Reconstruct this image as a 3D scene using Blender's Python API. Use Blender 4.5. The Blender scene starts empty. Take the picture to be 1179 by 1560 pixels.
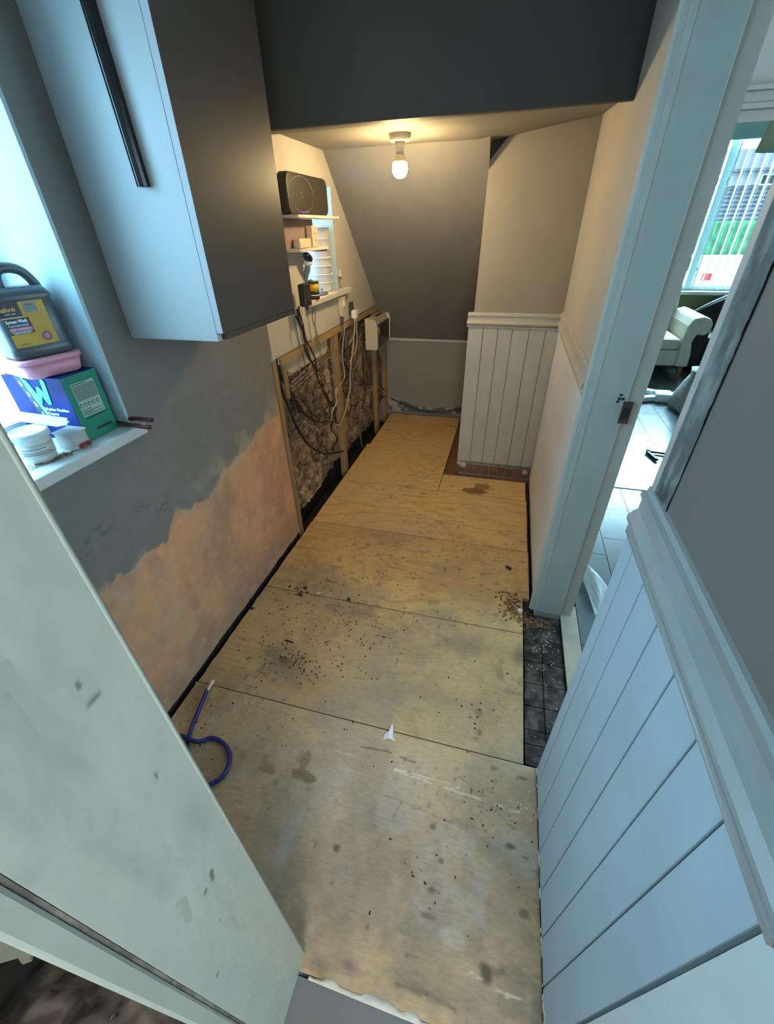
import bpy, bmesh, math, random
import numpy as np
from mathutils import Vector, Matrix, Euler

random.seed(5); RNG = np.random.RandomState(7)
S = bpy.context.scene
COL = S.collection
PI = math.pi
H = 1.5                      # eye height

# ------------------------------------------------------------------ camera
YAW, PITCH, ROLL, FPX = -0.273897923, 0.599158218, -0.0235060695, 631.678521
def cam_axes():
    ca, sa, cb, sb, cr, sr = math.cos(YAW), math.sin(YAW), math.cos(PITCH), math.sin(PITCH), math.cos(ROLL), math.sin(ROLL)
    f = Vector((sa*cb, ca*cb, -sb)); r = Vector((ca, -sa, 0)); u = r.cross(f)
    return cr*r+sr*u, -sr*r+cr*u, f
CR, CU, CF = cam_axes()
cd = bpy.data.cameras.new('camera'); cam = bpy.data.objects.new('camera', cd); COL.objects.link(cam)
cam.matrix_world = Matrix(((CR.x, CU.x, -CF.x, 0), (CR.y, CU.y, -CF.y, 0), (CR.z, CU.z, -CF.z, H), (0, 0, 0, 1)))
cd.sensor_fit = 'VERTICAL'; cd.sensor_height = 24; cd.lens = 24*FPX/1560; cd.clip_start = 0.01; cd.clip_end = 200
S.camera = cam
def ray(x, y): return CR*((x-589.5)/FPX) + CU*(-(y-780)/FPX) + CF
def onz(x, y, z=0.0): d = ray(x, y); return Vector((0, 0, H)) + d*((z-H)/d.z)
def onx(x, y, X=-1.045): d = ray(x, y); return Vector((0, 0, H)) + d*(X/d.x)
def ony(x, y, Y): d = ray(x, y); return Vector((0, 0, H)) + d*(Y/d.y)

# ------------------------------------------------------------------ light
w = bpy.data.worlds.new('world'); S.world = w; w.use_nodes = True
bg = w.node_tree.nodes['Background']; bg.inputs[0].default_value = (0.66, 0.86, 1.0, 1); bg.inputs[1].default_value = 4.4
S.view_settings.view_transform = 'Standard'; S.view_settings.look = 'None'
S.view_settings.gamma = 1; S.view_settings.use_curve_mapping = False
S.view_settings.exposure = 0.0
def area(name, loc, rot, sx, sy, power, col):
    l = bpy.data.lights.new(name, 'AREA'); l.shape = 'RECTANGLE'; l.size = sx; l.size_y = sy; l.energy = power; l.color = col
    o = bpy.data.objects.new(name, l); COL.objects.link(o); o.location = loc; o.rotation_euler = rot; return o
DAY = (0.50, 0.80, 1.0)
# daylight through the window beside the camera, the small window, the kitchen window behind, the hall and the living room window
area('window_daylight', (-1.42, 0.56, 1.52), (0, -PI/2, 0), 0.95, 0.70, 14, (0.40, 0.76, 1.0))
area('window_skylight', (-1.90, 0.38, 1.95), (0, -0.80, 0.12), 1.0, 0.9, 46, (0.36, 0.72, 1.0))
area('small_window_daylight', (-1.42, 2.50, 1.45), (0, -PI/2, 0), 0.48, 0.42, 3.0, DAY)
area('kitchen_daylight', (0.9, -2.55, 1.6), (PI/2, 0, 0), 1.5, 1.05, 82, (1.0, 0.94, 0.86))
area('living_room_daylight', (2.4, 8.5, 3.3), (-1.05, 0, 0), 2.4, 1.8, 1300, (0.55, 0.85, 1.0))
area('hall_daylight', (1.72, 1.6, 1.4), (0, PI/2, 0), 1.5, 0.9, 28, (0.55, 0.85, 1.0))
BULB = (-0.564, 2.36, 1.742)

# ------------------------------------------------------------------ noise + mesh helpers
def vnoise(x, y, seed):
    r = np.random.RandomState(seed); T = r.rand(256, 256)
    xi = np.floor(x).astype(int); yi = np.floor(y).astype(int); fx = x-xi; fy = y-yi
    fx = fx*fx*(3-2*fx); fy = fy*fy*(3-2*fy)
    a = T[xi % 256, yi % 256]; b = T[(xi+1) % 256, yi % 256]; c = T[xi % 256, (yi+1) % 256]; d = T[(xi+1) % 256, (yi+1) % 256]
    return a*(1-fx)*(1-fy)+b*fx*(1-fy)+c*(1-fx)*fy+d*fx*fy
def fbm(x, y, seed, o=4):
    s = 0; a = 0.5; t = 0
    for i in range(o): s = s + a*vnoise(x*2**i, y*2**i, seed+i); t += a; a *= 0.5
    return s/t
def sst(a, b, x): t = np.clip((x-a)/(b-a), 0, 1); return t*t*(3-2*t)

class MB:
    def __init__(s): s.v = []; s.f = []; s.sm = []
    def quadify(s, vs, fs, smooth=False):
        n = len(s.v); s.v += [tuple(p) for p in vs]; s.f += [tuple(i+n for i in f) for f in fs]; s.sm += [smooth]*len(fs); return s
    def box(s, x0, x1, y0, y1, z0, z1, M=None):
        vs = [Vector((x, y, z)) for z in (z0, z1) for y in (y0, y1) for x in (x0, x1)]
        if M is not None: vs = [M @ v for v in vs]
        return s.quadify(vs, [(0, 2, 3, 1), (4, 5, 7, 6), (0, 1, 5, 4), (2, 6, 7, 3), (0, 4, 6, 2), (1, 3, 7, 5)])
    def bar(s, a, b, w_, t_, up=(0, 0, 1)):
        a = Vector(a); b = Vector(b); d = (b-a); L = d.length; d.normalize(); u = Vector(up)
        if abs(d.dot(u)) > 0.97: u = Vector((1, 0, 0))
        r = d.cross(u).normalized(); u = r.cross(d)
        M = Matrix(((r.x, d.x, u.x, a.x), (r.y, d.y, u.y, a.y), (r.z, d.z, u.z, a.z), (0, 0, 0, 1)))
        return s.box(-w_/2, w_/2, 0, L, -t_/2, t_/2, M)
    def tube(s, pts, r, seg=8, cap=True, smooth=True):
        pts = [Vector(p) for p in pts]; n = len(pts); rs = r if isinstance(r, (list, tuple)) else [r]*n
        vs = []; pu = None
        for i, p in enumerate(pts):
            d = (pts[min(i+1, n-1)]-pts[max(i-1, 0)]).normalized()
            if pu is None: u = Vector((0, 0, 1)) if abs(d.z) < 0.9 else Vector((1, 0, 0))
            else: u = pu
            u = (u-d*u.dot(d)).normalized(); pu = u; v = d.cross(u)
            for k in range(seg):
                a = 2*PI*k/seg; vs.append(p+(u*math.cos(a)+v*math.sin(a))*rs[i])
        fs = [(i*seg+k, i*seg+(k+1) % seg, (i+1)*seg+(k+1) % seg, (i+1)*seg+k) for i in range(n-1) for k in range(seg)]
        s.quadify(vs, fs, smooth)
        if cap:
            m = len(s.v)-len(vs)
            s.f += [tuple(m+k for k in range(seg))[::-1], tuple(m+(n-1)*seg+k for k in range(seg))]; s.sm += [False, False]
        return s
    def lathe(s, prof, c=(0, 0, 0), seg=24, sx=1, sy=1, M=None, smooth=True):
        vs = []; n = len(prof)
        for r, z in prof:
            for k in range(seg):
                a = 2*PI*k/seg; p = Vector((c[0]+r*sx*math.cos(a), c[1]+r*sy*math.sin(a), c[2]+z)); vs.append(M @ p if M is not None else p)
        fs = [(i*seg+k, i*seg+(k+1) % seg, (i+1)*seg+(k+1) % seg, (i+1)*seg+k) for i in range(n-1) for k in range(seg)]
        s.quadify(vs, fs, smooth); m = len(s.v)-len(vs)
        s.f += [tuple(m+k for k in range(seg))[::-1], tuple(m+(n-1)*seg+k for k in range(seg))]; s.sm += [False, False]
        return s
    def prism(s, poly, fn0, fn1):            # poly 2-D points; fn0/fn1 map (u,v) to the two end faces
        n = len(poly); vs = [Vector(fn0(*p)) for p in poly]+[Vector(fn1(*p)) for p in poly]
        return s.quadify(vs, [tuple(range(n))[::-1], tuple(range(n, 2*n))]+[(i, (i+1) % n, n+(i+1) % n, n+i) for i in range(n)])
    def sphere(s, c, r, sx=1, sy=1, sz=1, seg=16, M=None):
        prof = [(r*math.sin(PI*i/10)+1e-5, -r*math.cos(PI*i/10)*sz) for i in range(11)]
        return s.lathe(prof, c, seg, sx, sy, M)
    def mesh(s, name):
        me = bpy.data.meshes.new(name); me.from_pydata(s.v, [], s.f); me.validate()
        if len(me.polygons) == len(s.sm): me.polygons.foreach_set('use_smooth', s.sm)
        b = bmesh.new(); b.from_mesh(me); bmesh.ops.recalc_face_normals(b, faces=b.faces); b.to_mesh(me); b.free()
        return me
    def build(s, name, m, parent=None, bevel=0, origin=None):
        me = s.mesh(name); o = bpy.data.objects.new(name, me); me.materials.append(m); COL.objects.link(o)
        if parent is not None: o.parent = parent
        if origin is not None:
            me.transform(Matrix.Translation(-Vector(origin))); o.location = origin
        elif parent is not None and parent.get('_org') is not None:
            pass
        if bevel:
            bv = o.modifiers.new('bevel', 'BEVEL'); bv.width = bevel; bv.segments = 2; bv.limit_method = 'ANGLE'; bv.angle_limit = 0.6
        return o
def empty(name, loc=(0, 0, 0)):
    o = bpy.data.objects.new(name, None); COL.objects.link(o); o.location = loc; o.empty_display_size = 0.05; return o
def tag(o, label, cat, group=None, kind=None):
    if label: o['label'] = label
    if cat: o['category'] = cat
    if group: o['group'] = group
    if kind: o['kind'] = kind
    return o
def struct(o, label=None):
    o['kind'] = 'structure'
    if label: o['label'] = label
    return o
def reparent(o, p):
    """parent keeping the world place (parents here are unrotated empties)"""
    o.parent = p; o.location = Vector(o.location)-Vector(p.location); return o
def part(mb, name, m, parent, bevel=0):
    """mesh given in world coordinates, made a child of parent"""
    o = mb.build(name, m, None, bevel)
    q = parent; off = Vector((0, 0, 0))
    while q is not None: off += Vector(q.location); q = q.parent
    o.parent = parent; o.location = -off
    return o
def thing(name, label, cat, loc=(0, 0, 0), group=None): return tag(empty(name, loc), label, cat, group)
def grid(name, nu, nv, fn, colfn, m, parent=None, mask=None, solidify=0):
    """fn(U,V)->X,Y,Z arrays; colfn->(N,3) colours stored as an attribute"""
    U, V = np.meshgrid(np.linspace(0, 1, nu), np.linspace(0, 1, nv), indexing='ij'); U = U.ravel(); V = V.ravel()
    X, Y, Z = fn(U, V); co = np.stack([X, Y, Z], 1).astype(np.float32)
    i = np.arange(nu-1)[:, None]*nv+np.arange(nv-1)[None, :]; i = i.ravel()
    F = np.stack([i, i+nv, i+nv+1, i+1], 1)
    if mask is not None:
        keep = mask(U, V); F = F[keep[F].all(1)]
        used = np.unique(F); rem = -np.ones(len(co), int); rem[used] = np.arange(len(used)); F = rem[F]; co = co[used]
    else: used = np.arange(len(co))
    me = bpy.data.meshes.new(name); me.vertices.add(len(co)); me.vertices.foreach_set('co', co.ravel())
    me.loops.add(F.size); me.polygons.add(len(F)); me.loops.foreach_set('vertex_index', F.ravel().astype(np.int32))
    me.polygons.foreach_set('loop_start', np.arange(len(F), dtype=np.int32)*4)
    me.update(calc_edges=True); me.validate()
    me.polygons.foreach_set('use_smooth', np.ones(len(F), bool))
    C = np.clip(colfn(X, Y, Z), 0, 1)[used]
    at = me.color_attributes.new('paint', 'FLOAT_COLOR', 'POINT'); at.data.foreach_set('color', np.concatenate([C, np.ones((len(C), 1))], 1).astype(np.float32).ravel())
    me.materials.append(m); o = bpy.data.objects.new(name, me); COL.objects.link(o)
    if parent is not None: o.parent = parent
    return o
def arr(c): return np.array(c, float)[None, :]
def mixc(A, B, t): return A*(1-t[:, None])+B*t[:, None]

# ------------------------------------------------------------------ materials
MATS = {}
def mat(name, col, rough=0.6, var=0.08, scale=8, bump=0.0, bscale=60, metal=0, attr=False, emit=None, trans=0, spec=0.5, stretch=None, col2=None, alpha=1):
    if name in MATS: return MATS[name]
    m = bpy.data.materials.new(name); m.use_nodes = True; nt = m.node_tree; N = nt.nodes; L = nt.links; b = N['Principled BSDF']
    b.inputs['Roughness'].default_value = rough; b.inputs['Metallic'].default_value = metal
    b.inputs['Specular IOR Level'].default_value = spec
    tc = N.new('ShaderNodeTexCoord'); vec = tc.outputs['Object']
    if stretch:
        mp = N.new('ShaderNodeMapping'); mp.inputs['Scale'].default_value = stretch; L.new(vec, mp.inputs[0]); vec = mp.outputs[0]
    ns = N.new('ShaderNodeTexNoise'); ns.inputs['Scale'].default_value = scale; ns.inputs['Detail'].default_value = 6; L.new(vec, ns.inputs['Vector'])
    rm = N.new('ShaderNodeMapRange'); rm.inputs['From Min'].default_value = 0.3; rm.inputs['From Max'].default_value = 0.7
    rm.inputs['To Min'].default_value = 1-var; rm.inputs['To Max'].default_value = 1+var; L.new(ns.outputs[0], rm.inputs[0])
    mx = N.new('ShaderNodeMix'); mx.data_type = 'RGBA'; mx.blend_type = 'MULTIPLY'; mx.inputs[0].default_value = 1
    if attr:
        a = N.new('ShaderNodeAttribute'); a.attribute_name = 'paint'; L.new(a.outputs['Color'], mx.inputs[6])
    elif col2 is not None:
        m2 = N.new('ShaderNodeMix'); m2.data_type = 'RGBA'; m2.inputs[6].default_value = (*col, 1); m2.inputs[7].default_value = (*col2, 1)
        r2 = N.new('ShaderNodeMapRange'); r2.inputs['From Min'].default_value = 0.42; r2.inputs['From Max'].default_value = 0.6
        L.new(ns.outputs[0], r2.inputs[0]); L.new(r2.outputs[0], m2.inputs[0]); L.new(m2.outputs[2], mx.inputs[6])
    else: mx.inputs[6].default_value = (*col, 1)
    cb = N.new('ShaderNodeCombineColor'); [L.new(rm.outputs[0], cb.inputs[i]) for i in range(3)]
    L.new(cb.outputs[0], mx.inputs[7]); L.new(mx.outputs[2], b.inputs['Base Color'])
    if bump:
        n2 = N.new('ShaderNodeTexNoise'); n2.inputs['Scale'].default_value = bscale; n2.inputs['Detail'].default_value = 4; L.new(vec, n2.inputs['Vector'])
        bp = N.new('ShaderNodeBump'); bp.inputs['Strength'].default_value = bump; bp.inputs['Distance'].default_value = 0.004
        L.new(n2.outputs[0], bp.inputs['Height']); L.new(bp.outputs[0], b.inputs['Normal'])
    if emit: b.inputs['Emission Color'].default_value = (*emit[0], 1); b.inputs['Emission Strength'].default_value = emit[1]
    if trans: b.inputs['Transmission Weight'].default_value = trans; b.inputs['IOR'].default_value = 1.3
    if alpha < 1: b.inputs['Alpha'].default_value = alpha
    MATS[name] = m; return m
M_wallgrey = mat('grey wall paint', (0.205, 0.197, 0.187), 0.75, 0.05, 4, 0.25, 25)
M_wallattr = mat('painted and patched plaster', (1, 1, 1), 0.85, 0.06, 22, 0.3, 40, attr=True)
M_cream = mat('pale wall paint', (0.50, 0.475, 0.42), 0.7, 0.05, 5, 0.3, 20)
M_slope = mat('soffit paint', (0.38, 0.38, 0.37), 0.75, 0.07, 5, 0.45, 14)
M_white = mat('white gloss paint', (0.49, 0.54, 0.51), 0.34, 0.04, 10, 0.35, 18)
M_whiteclean = mat('white plastic', (0.78, 0.8, 0.8), 0.35, 0.02, 10)
M_panel = mat('blue grey panel paint', (0.40, 0.50, 0.555), 0.45, 0.05, 7, 0.2, 30)
M_panelfar = mat('grey panel paint', (0.47, 0.47, 0.45), 0.5, 0.05, 7, 0.2, 30)
M_dado = mat('dado paint', (0.31, 0.325, 0.315), 0.4, 0.04, 9, 0.2, 40)
M_dadofar = mat('dado cream paint', (0.47, 0.46, 0.42), 0.45, 0.04, 9, 0.2, 40)
M_dark = mat('dark grey paint', (0.045, 0.050, 0.050), 0.7, 0.06, 5, 0.3, 20)
M_ceil = mat('ceiling paint', (0.50, 0.50, 0.46), 0.75, 0.04, 6, 0.3, 16)
M_ceilw = mat('white ceiling', (0.6, 0.62, 0.62), 0.8, 0.03, 6)
M_cab = mat('cabinet paint', (0.36, 0.39, 0.40), 0.38, 0.015, 6)
M_cabside = mat('cabinet side laminate', (0.047, 0.042, 0.038), 0.42, 0.02, 6)
M_black = mat('black gloss', (0.01, 0.011, 0.013), 0.16, 0.02, 10)
M_blackp = mat('black plastic', (0.018, 0.018, 0.02), 0.45, 0.05, 30)
M_ply = mat('plywood', (1, 1, 1), 0.62, 0.09, 60, 0.25, 90, attr=True, stretch=(0.6, 1.6, 1))
M_plyedge = mat('plywood edge', (0.33, 0.25, 0.15), 0.8, 0.15, 40, 0.3, 60)
M_pit = mat('dark soil and gap shade', (0.018, 0.016, 0.018), 0.85, 0.4, 18, 0.8, 30)  # soil of the pit; also colours the strips that paint gap shade
M_rough = mat('hacked plaster', (1, 1, 1), 0.95, 0.16, 50, 0.8, 70, attr=True)
M_wood = mat('sawn timber', (0.36, 0.245, 0.115), 0.75, 0.2, 12, 0.4, 50, stretch=(3, 3, 1), col2=(0.25, 0.16, 0.075))
M_woodh = mat('sawn batten', (0.42, 0.29, 0.13), 0.75, 0.2, 12, 0.4, 50, stretch=(3, 1, 3), col2=(0.30, 0.19, 0.085))
M_brick = mat('old red brick', (0.26, 0.10, 0.06), 0.85, 0.25, 25, 0.5, 60, col2=(0.17, 0.10, 0.07))
M_quarry = mat('grimy black tile', (0.030, 0.022, 0.020), 0.6, 0.5, 25, 0.9, 50, col2=(0.075, 0.062, 0.054), spec=0.3)
M_grout = mat('tile bed', (0.045, 0.04, 0.036), 0.9, 0.3, 30, 0.4, 50)
M_adh = mat('white adhesive', (0.5, 0.47, 0.42), 0.8, 0.15, 30, 0.4, 40)
M_floorgrey = mat('grey vinyl', (0.19, 0.205, 0.215), 0.4, 0.03, 5)
M_rubble = mat('dirty rubble', (0.05, 0.042, 0.036), 0.9, 0.4, 14, 0.9, 30, col2=(0.025, 0.021, 0.02))
M_tile = mat('pale floor tile', (0.42, 0.45, 0.46), 0.22, 0.08, 5)
M_blue = mat('blue hose', (0.012, 0.022, 0.16), 0.4, 0.03, 10)
M_cabB = mat('black cable', (0.015, 0.014, 0.014), 0.5, 0.1, 30)
M_cabG = mat('grey cable', (0.13, 0.12, 0.105), 0.6, 0.15, 30)
M_cabC = mat('cream cable', (0.44, 0.36, 0.24), 0.55, 0.08, 30)
M_copper = mat('dull pipe', (0.30, 0.24, 0.16), 0.55, 0.25, 20)
M_chips = mat('dark debris', (0.05, 0.03, 0.018), 0.9, 0.4, 40)
M_dust = mat('pale plaster crumbs', (0.6, 0.56, 0.48), 0.9, 0.1, 40)
M_raw = mat('bare plaster', (0.16, 0.165, 0.15), 0.9, 0.25, 30, 0.8, 50, col2=(0.25, 0.25, 0.23))

def clear_pane():
    m = bpy.data.materials.new('clear pane'); m.use_nodes = True; nt = m.node_tree; nt.nodes.remove(nt.nodes['Principled BSDF'])
    t = nt.nodes.new('ShaderNodeBsdfTransparent'); t.inputs[0].default_value = (0.9, 0.97, 1, 1); g_ = nt.nodes.new('ShaderNodeBsdfGlossy'); g_.inputs['Roughness'].default_value = 0.03
    x = nt.nodes.new('ShaderNodeMixShader'); x.inputs[0].default_value = 0.05
    nt.links.new(t.outputs[0], x.inputs[1]); nt.links.new(g_.outputs[0], x.inputs[2]); nt.links.new(x.outputs[0], nt.nodes['Material Output'].inputs[0]); MATS['clear pane'] = m; return m
M_pane = clear_pane()
# ================================================================== STRUCTURE
XL, XR, YB, YW = -1.045, 0.295, 3.86, 2.755
# ---- left wall: solid masonry around two windows, painted skin in front
wl = MB()
D0 = -1.38
wl.box(D0, XL-0.012, 0.16, 0.25, -0.15, 2.3); wl.box(D0, XL-0.012, 0.25, 0.925, -0.15, 0.998); wl.box(D0, XL-0.012, 0.25, 0.925, 1.98, 2.3)
wl.box(D0, XL-0.012, 0.925, 1.80, -0.15, 2.3)
wl.box(D0, XL-0.12, 1.80, 3.98, -0.15, 0.96)
wl.box(D0, XL-0.012, 1.80, 2.27, 0.96, 2.3); wl.box(D0, XL-0.012, 2.27, 2.72, 0.96, 1.166); wl.box(D0, XL-0.012, 2.27, 2.72, 1.70, 2.3)
wl.box(D0, XL-0.012, 2.72, 3.98, 0.96, 2.3)
wall_left = struct(wl.build('wall_left', M_cream), 'grey painted left wall with pink bare plaster patch and stripped bay')
# upper skin (plasterboard), with openings, rounded lower edge over the stripped bay
sk = MB()
for (y0, y1, z0, z1) in ((0.16, 0.25, 1.03, 2.3), (0.25, 0.925, 1.98, 2.3), (0.925, 1.80, 1.03, 2.3)):
    sk.box(XL-0.012, XL, y0, y1, z0, z1)
part(sk, 'plaster_skin', M_wallgrey, wall_left)
sk = MB()
for (y0, y1, z0, z1) in ((1.80, 2.27, 1.0, 2.3), (2.27, 2.72, 1.0, 1.166), (2.27, 2.72, 1.70, 2.3), (2.72, 3.90, 1.0, 2.3)):
    sk.box(XL-0.012, XL, y0, y1, z0, z1)
part(sk, 'plasterboard', M_cream, wall_left)
# lower skin with the ragged pink plaster patch
PB = np.array([(0.1, 0.64), (0.63, 0.636), (0.68, 0.644), (0.746, 0.625), (0.80, 0.645), (0.889, 0.612), (0.93, 0.66), (0.96, 0.69), (1.03, 0.655), (1.072, 0.665), (1.175, 0.640), (1.25, 0.685), (1.364, 0.70), (1.48, 0.71), (1.576, 0.742), (1.685, 0.755), (1.8, 0.74)])
def wall_col(X, Y, Z):
    y, z = Y, Z
    edge = np.interp(y, PB[:, 0], PB[:, 1]) + 0.035*(fbm(y*22, z*22, 3)-0.5) + 0.012*(vnoise(y*70, z*70, 4)-0.5)
    n = fbm(y*5, z*5, 11); n2 = fbm(y*3+9, z*9, 17); n3 = vnoise(y*30, z*8, 22)
    grey = arr((0.205, 0.197, 0.187))*(0.95+0.1*n[:, None])
    pink = mixc(arr((0.68, 0.355, 0.205))+0*n[:, None], arr((0.52, 0.30, 0.19)), sst(0.35, 0.65, n))
    pink = mixc(pink, arr((0.58, 0.37, 0.22))+0*n[:, None], 0.75*sst(0.48, 0.68, n2))
    pink = mixc(pink, arr((0.33, 0.24, 0.2))+0*n[:, None], sst(0.25, 0.05, z)*0.5)
    pink = mixc(pink, arr((0.40, 0.24, 0.16))+0*n[:, None], 0.5*sst(0.5, 0.7, fbm(y*11, z*7, 41, 5))); pink = mixc(pink, arr((0.58, 0.40, 0.27))+0*n[:, None], 0.4*sst(0.55, 0.7, fbm(y*16, z*20, 45, 5)))
    t = sst(0.004, -0.004, z-edge)
    c = mixc(grey, pink, t)
    # thin feathered skim just above the break, and yellowish smear towards the stripped bay
    up = sst(0.15, 0.0, z-edge)*sst(0.42, 0.62, fbm(y*9, z*9, 31))*(1-t)*sst(0.9, 1.15, y)
    c = mixc(c, arr((0.42, 0.37, 0.27))+0*n[:, None], up*0.75)
    rim = np.exp(-((z-edge)/0.012)**2)*sst(0.35, 0.6, vnoise(y*16, z*16, 8)); c = mixc(c, arr((0.52, 0.42, 0.3))+0*n[:, None], rim*0.6)
    for (py, pz, ry, rz) in ((0.639, 0.79, 0.05, 0.03), (0.70, 0.80, 0.04, 0.025), (0.92, 0.75, 0.05, 0.03), (0.85, 0.78, 0.03, 0.02)):
        q = np.exp(-(((y-py)/ry)**2+((z-pz)/rz)**2))*sst(0.58, 0.7, vnoise(y*60, z*110, 40)); c = mixc(c, arr((0.1, 0.11, 0.12))+0*n[:, None], q*0.7)
    return c
def wall_pos(U, V):
    y = 0.16+U*(1.79-0.16); z = 0.014+V*(1.03-0.014)
    z = np.where(V < 0.001, z+0.008*(vnoise(y*25, 0*y, 5)-0.5), z)
    edge = np.interp(y, PB[:, 0], PB[:, 1])
    x = XL + 0.003*(fbm(y*6, z*6, 12)-0.5) - 0.002*sst(0.004, -0.004, z-edge)
    x = x - 0.014*sst(1.775, 1.79, y)**2
    return x, y, z
g = grid('lower_plaster', 300, 190, wall_pos, wall_col, M_wallattr, wall_left)
# edge board beneath, closing the plaster thickness
mb = MB().box(XL-0.0115, XL-0.006, 0.16, 1.785, 0.025, 1.03); part(mb, 'plaster_backing', M_raw, wall_left)
part(MB().box(XL-0.011, XL-0.008, 0.16, 1.785, -0.12, 0.03), 'gap_shade_strip', M_pit, wall_left)  # near-black strip that paints the shade in the gap under the plaster

# ---- right wall
wr = MB()
wr.box(XR, 0.44, 0.0, 0.7265, -0.15, 2.3); wr.box(XR, 0.46, 0.735, 1.475, 2.02, 2.3); wr.box(XR, 0.455, 1.482, 1.97, -0.15, 2.3); wr.box(XR, 0.46, 1.97, 4.0, -0.15, 2.3)
wall_right = struct(wr.build('wall_right', M_cream), 'right wall with doorway, boarded below the dado rail')
# grey paint on the near stretch above the dado, stripped strip by the missing architrave
mb = MB().box(XR-0.002, XR, 0.16, 0.665, 1.10, 2.3); part(mb, 'grey_paint_coat', mat('grey upper paint', (0.165, 0.14, 0.122), 0.6, 0.05, 4, 0.2, 20), wall_right)
mb = MB().box(XR-0.0015, XR, 0.628, 0.668, 1.10, 2.3); 
def raw_col(X, Y, Z):
    n = fbm(Y*60, Z*14, 55); c = mixc(arr((0.105, 0.115, 0.105))+0*n[:, None], arr((0.21, 0.22, 0.20)), sst(0.4, 0.62, n))
    q = sst(1.19, 1.10, Z)*sst(0.45, 0.55, fbm(Y*50, Z*50, 58)); return mixc(c, arr((0.03, 0.03, 0.03))+0*n[:, None], q*0.8)
grid('bare_plaster_strip', 14, 300, lambda U, V: (XR-0.003-0.004*fbm(U*3+V*2, V*80, 9), 0.662+U*0.064, 1.10+V*1.2), raw_col, mat('bare plaster edge', (1, 1, 1), 0.9, 0.2, 40, 0.8, 60, attr=True), wall_right)
# near panel boards (each a piece with its own edges); grooves where the photograph has them
gr = [0.16, 0.175, 0.257, 0.342, 0.433, 0.523, 0.614, 0.703, 0.755]
for i in range(1, len(gr)-1):
    a, b = gr[i]+0.0015, gr[i+1]-0.0015
    MBb = MB().box(XR-0.012, XR-0.0005, a, b, 0.012, 1.012)
    part(MBb, 'panel_board', M_panel, wall_right, bevel=0.0022)
# far stretch below the dado: smooth pale board
mb = MB().box(XR-0.008, XR, 1.56, YW, 0.02, 1.02); part(mb, 'lower_lining', mat('far lining paint', (0.72, 0.73, 0.75), 0.5, 0.06, 5, 0.25, 20), wall_right)
# dado rail profile (distance from wall, height)
DP = [(0, 0), (0.016, 0.0), (0.020, 0.004), (0.020, 0.010), (0.012, 0.014), (0.012, 0.020), (0.026, 0.025), (0.027, 0.034), (0.019, 0.046), (0.013, 0.050), (0.013, 0.076), (0.018, 0.079), (0.018, 0.087), (0.010, 0.090), (0.008, 0.100), (0, 0.102)]
struct(MB().prism(DP, lambda d, z: (XR-d, 0.16, 1.005+z), lambda d, z: (XR-d, 0.748, 1.005+z)).build('trim_1', M_dado), 'near grey dado rail with chipped broken end beside the doorway')
struct(MB().prism(DP, lambda d, z: (XR-d*0.8, 1.565, 1.0+z), lambda d, z: (XR-d*0.8, YW, 1.0+z*0.9)).build('trim_2', M_dadofar), 'far dado rail on the right wall')
# quad bead under near dado
struct(MB().tube([(XR-0.013, 0.16, 1.0), (XR-0.013, 0.752, 1.0)], 0.006).build('trim_3', M_dado))
# ---- doorway to the hall: far lining, near lining, architrave, stop
fl = MB().box(XR, 0.408, 1.475, 1.497, -0.0, 2.03); fl.box(0.408, 0.456, 1.497, 1.518, 0.0, 2.03)
door1 = struct(fl.build('door_1', M_white, bevel=0.002), 'white gloss door lining of the hall doorway, no door hung')
AP = [(0, 0), (0.018, 0), (0.024, 0.008), (0.024, 0.018), (0.018, 0.024), (0.014, 0.05), (0.013, 0.066), (0.008, 0.078), (0, 0.078)]
part(MB().prism(AP, lambda d, t: (XR-d, 1.483+t, 0.0), lambda d, t: (XR-d, 1.483+t, 2.03)), 'architrave', M_white, door1)
part(MB().box(XR-0.004, XR+0.01, 1.472, 1.484, 0.0, 2.03), 'lining_edge', M_white, door1, 0.002)
part(MB().box(0.456, 0.472, 1.535, 1.60, 0, 2.03), 'hall_architrave', M_white, door1, 0.004)
part(MB().box(XR-0.006, 0.442, 0.7265, 0.7475, 0.0, 2.03), 'near_lining', mat('unpainted lining edge', (0.42, 0.38, 0.34), 0.5, 0.1, 20), door1, 0.002)
part(MB().box(XR, 0.468, 0.762, 1.475, 2.0, 2.03), 'head_lining', M_white, door1)
sp = part(MB().box(0.398, 0.428, 1.471, 1.4765, 0.945, 1.02), 'strike_plate', mat('rusty brown metal', (0.09, 0.05, 0.04), 0.5, 0.3, 40), door1, 0.001)
part(MB().box(0.404, 0.422, 1.468, 1.472, 0.965, 1.0), 'latch_hole', M_blackp, sp)
for k, (dx, dz) in enumerate(((0, 0), (-0.002, -0.012), (-0.004, -0.022), (0.009, -0.012))):
    part(MB().box(0.380+dx, 0.388+dx, 1.4725, 1.4755, 1.036+dz, 1.043+dz), 'paint_chip', M_blackp, door1)
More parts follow.
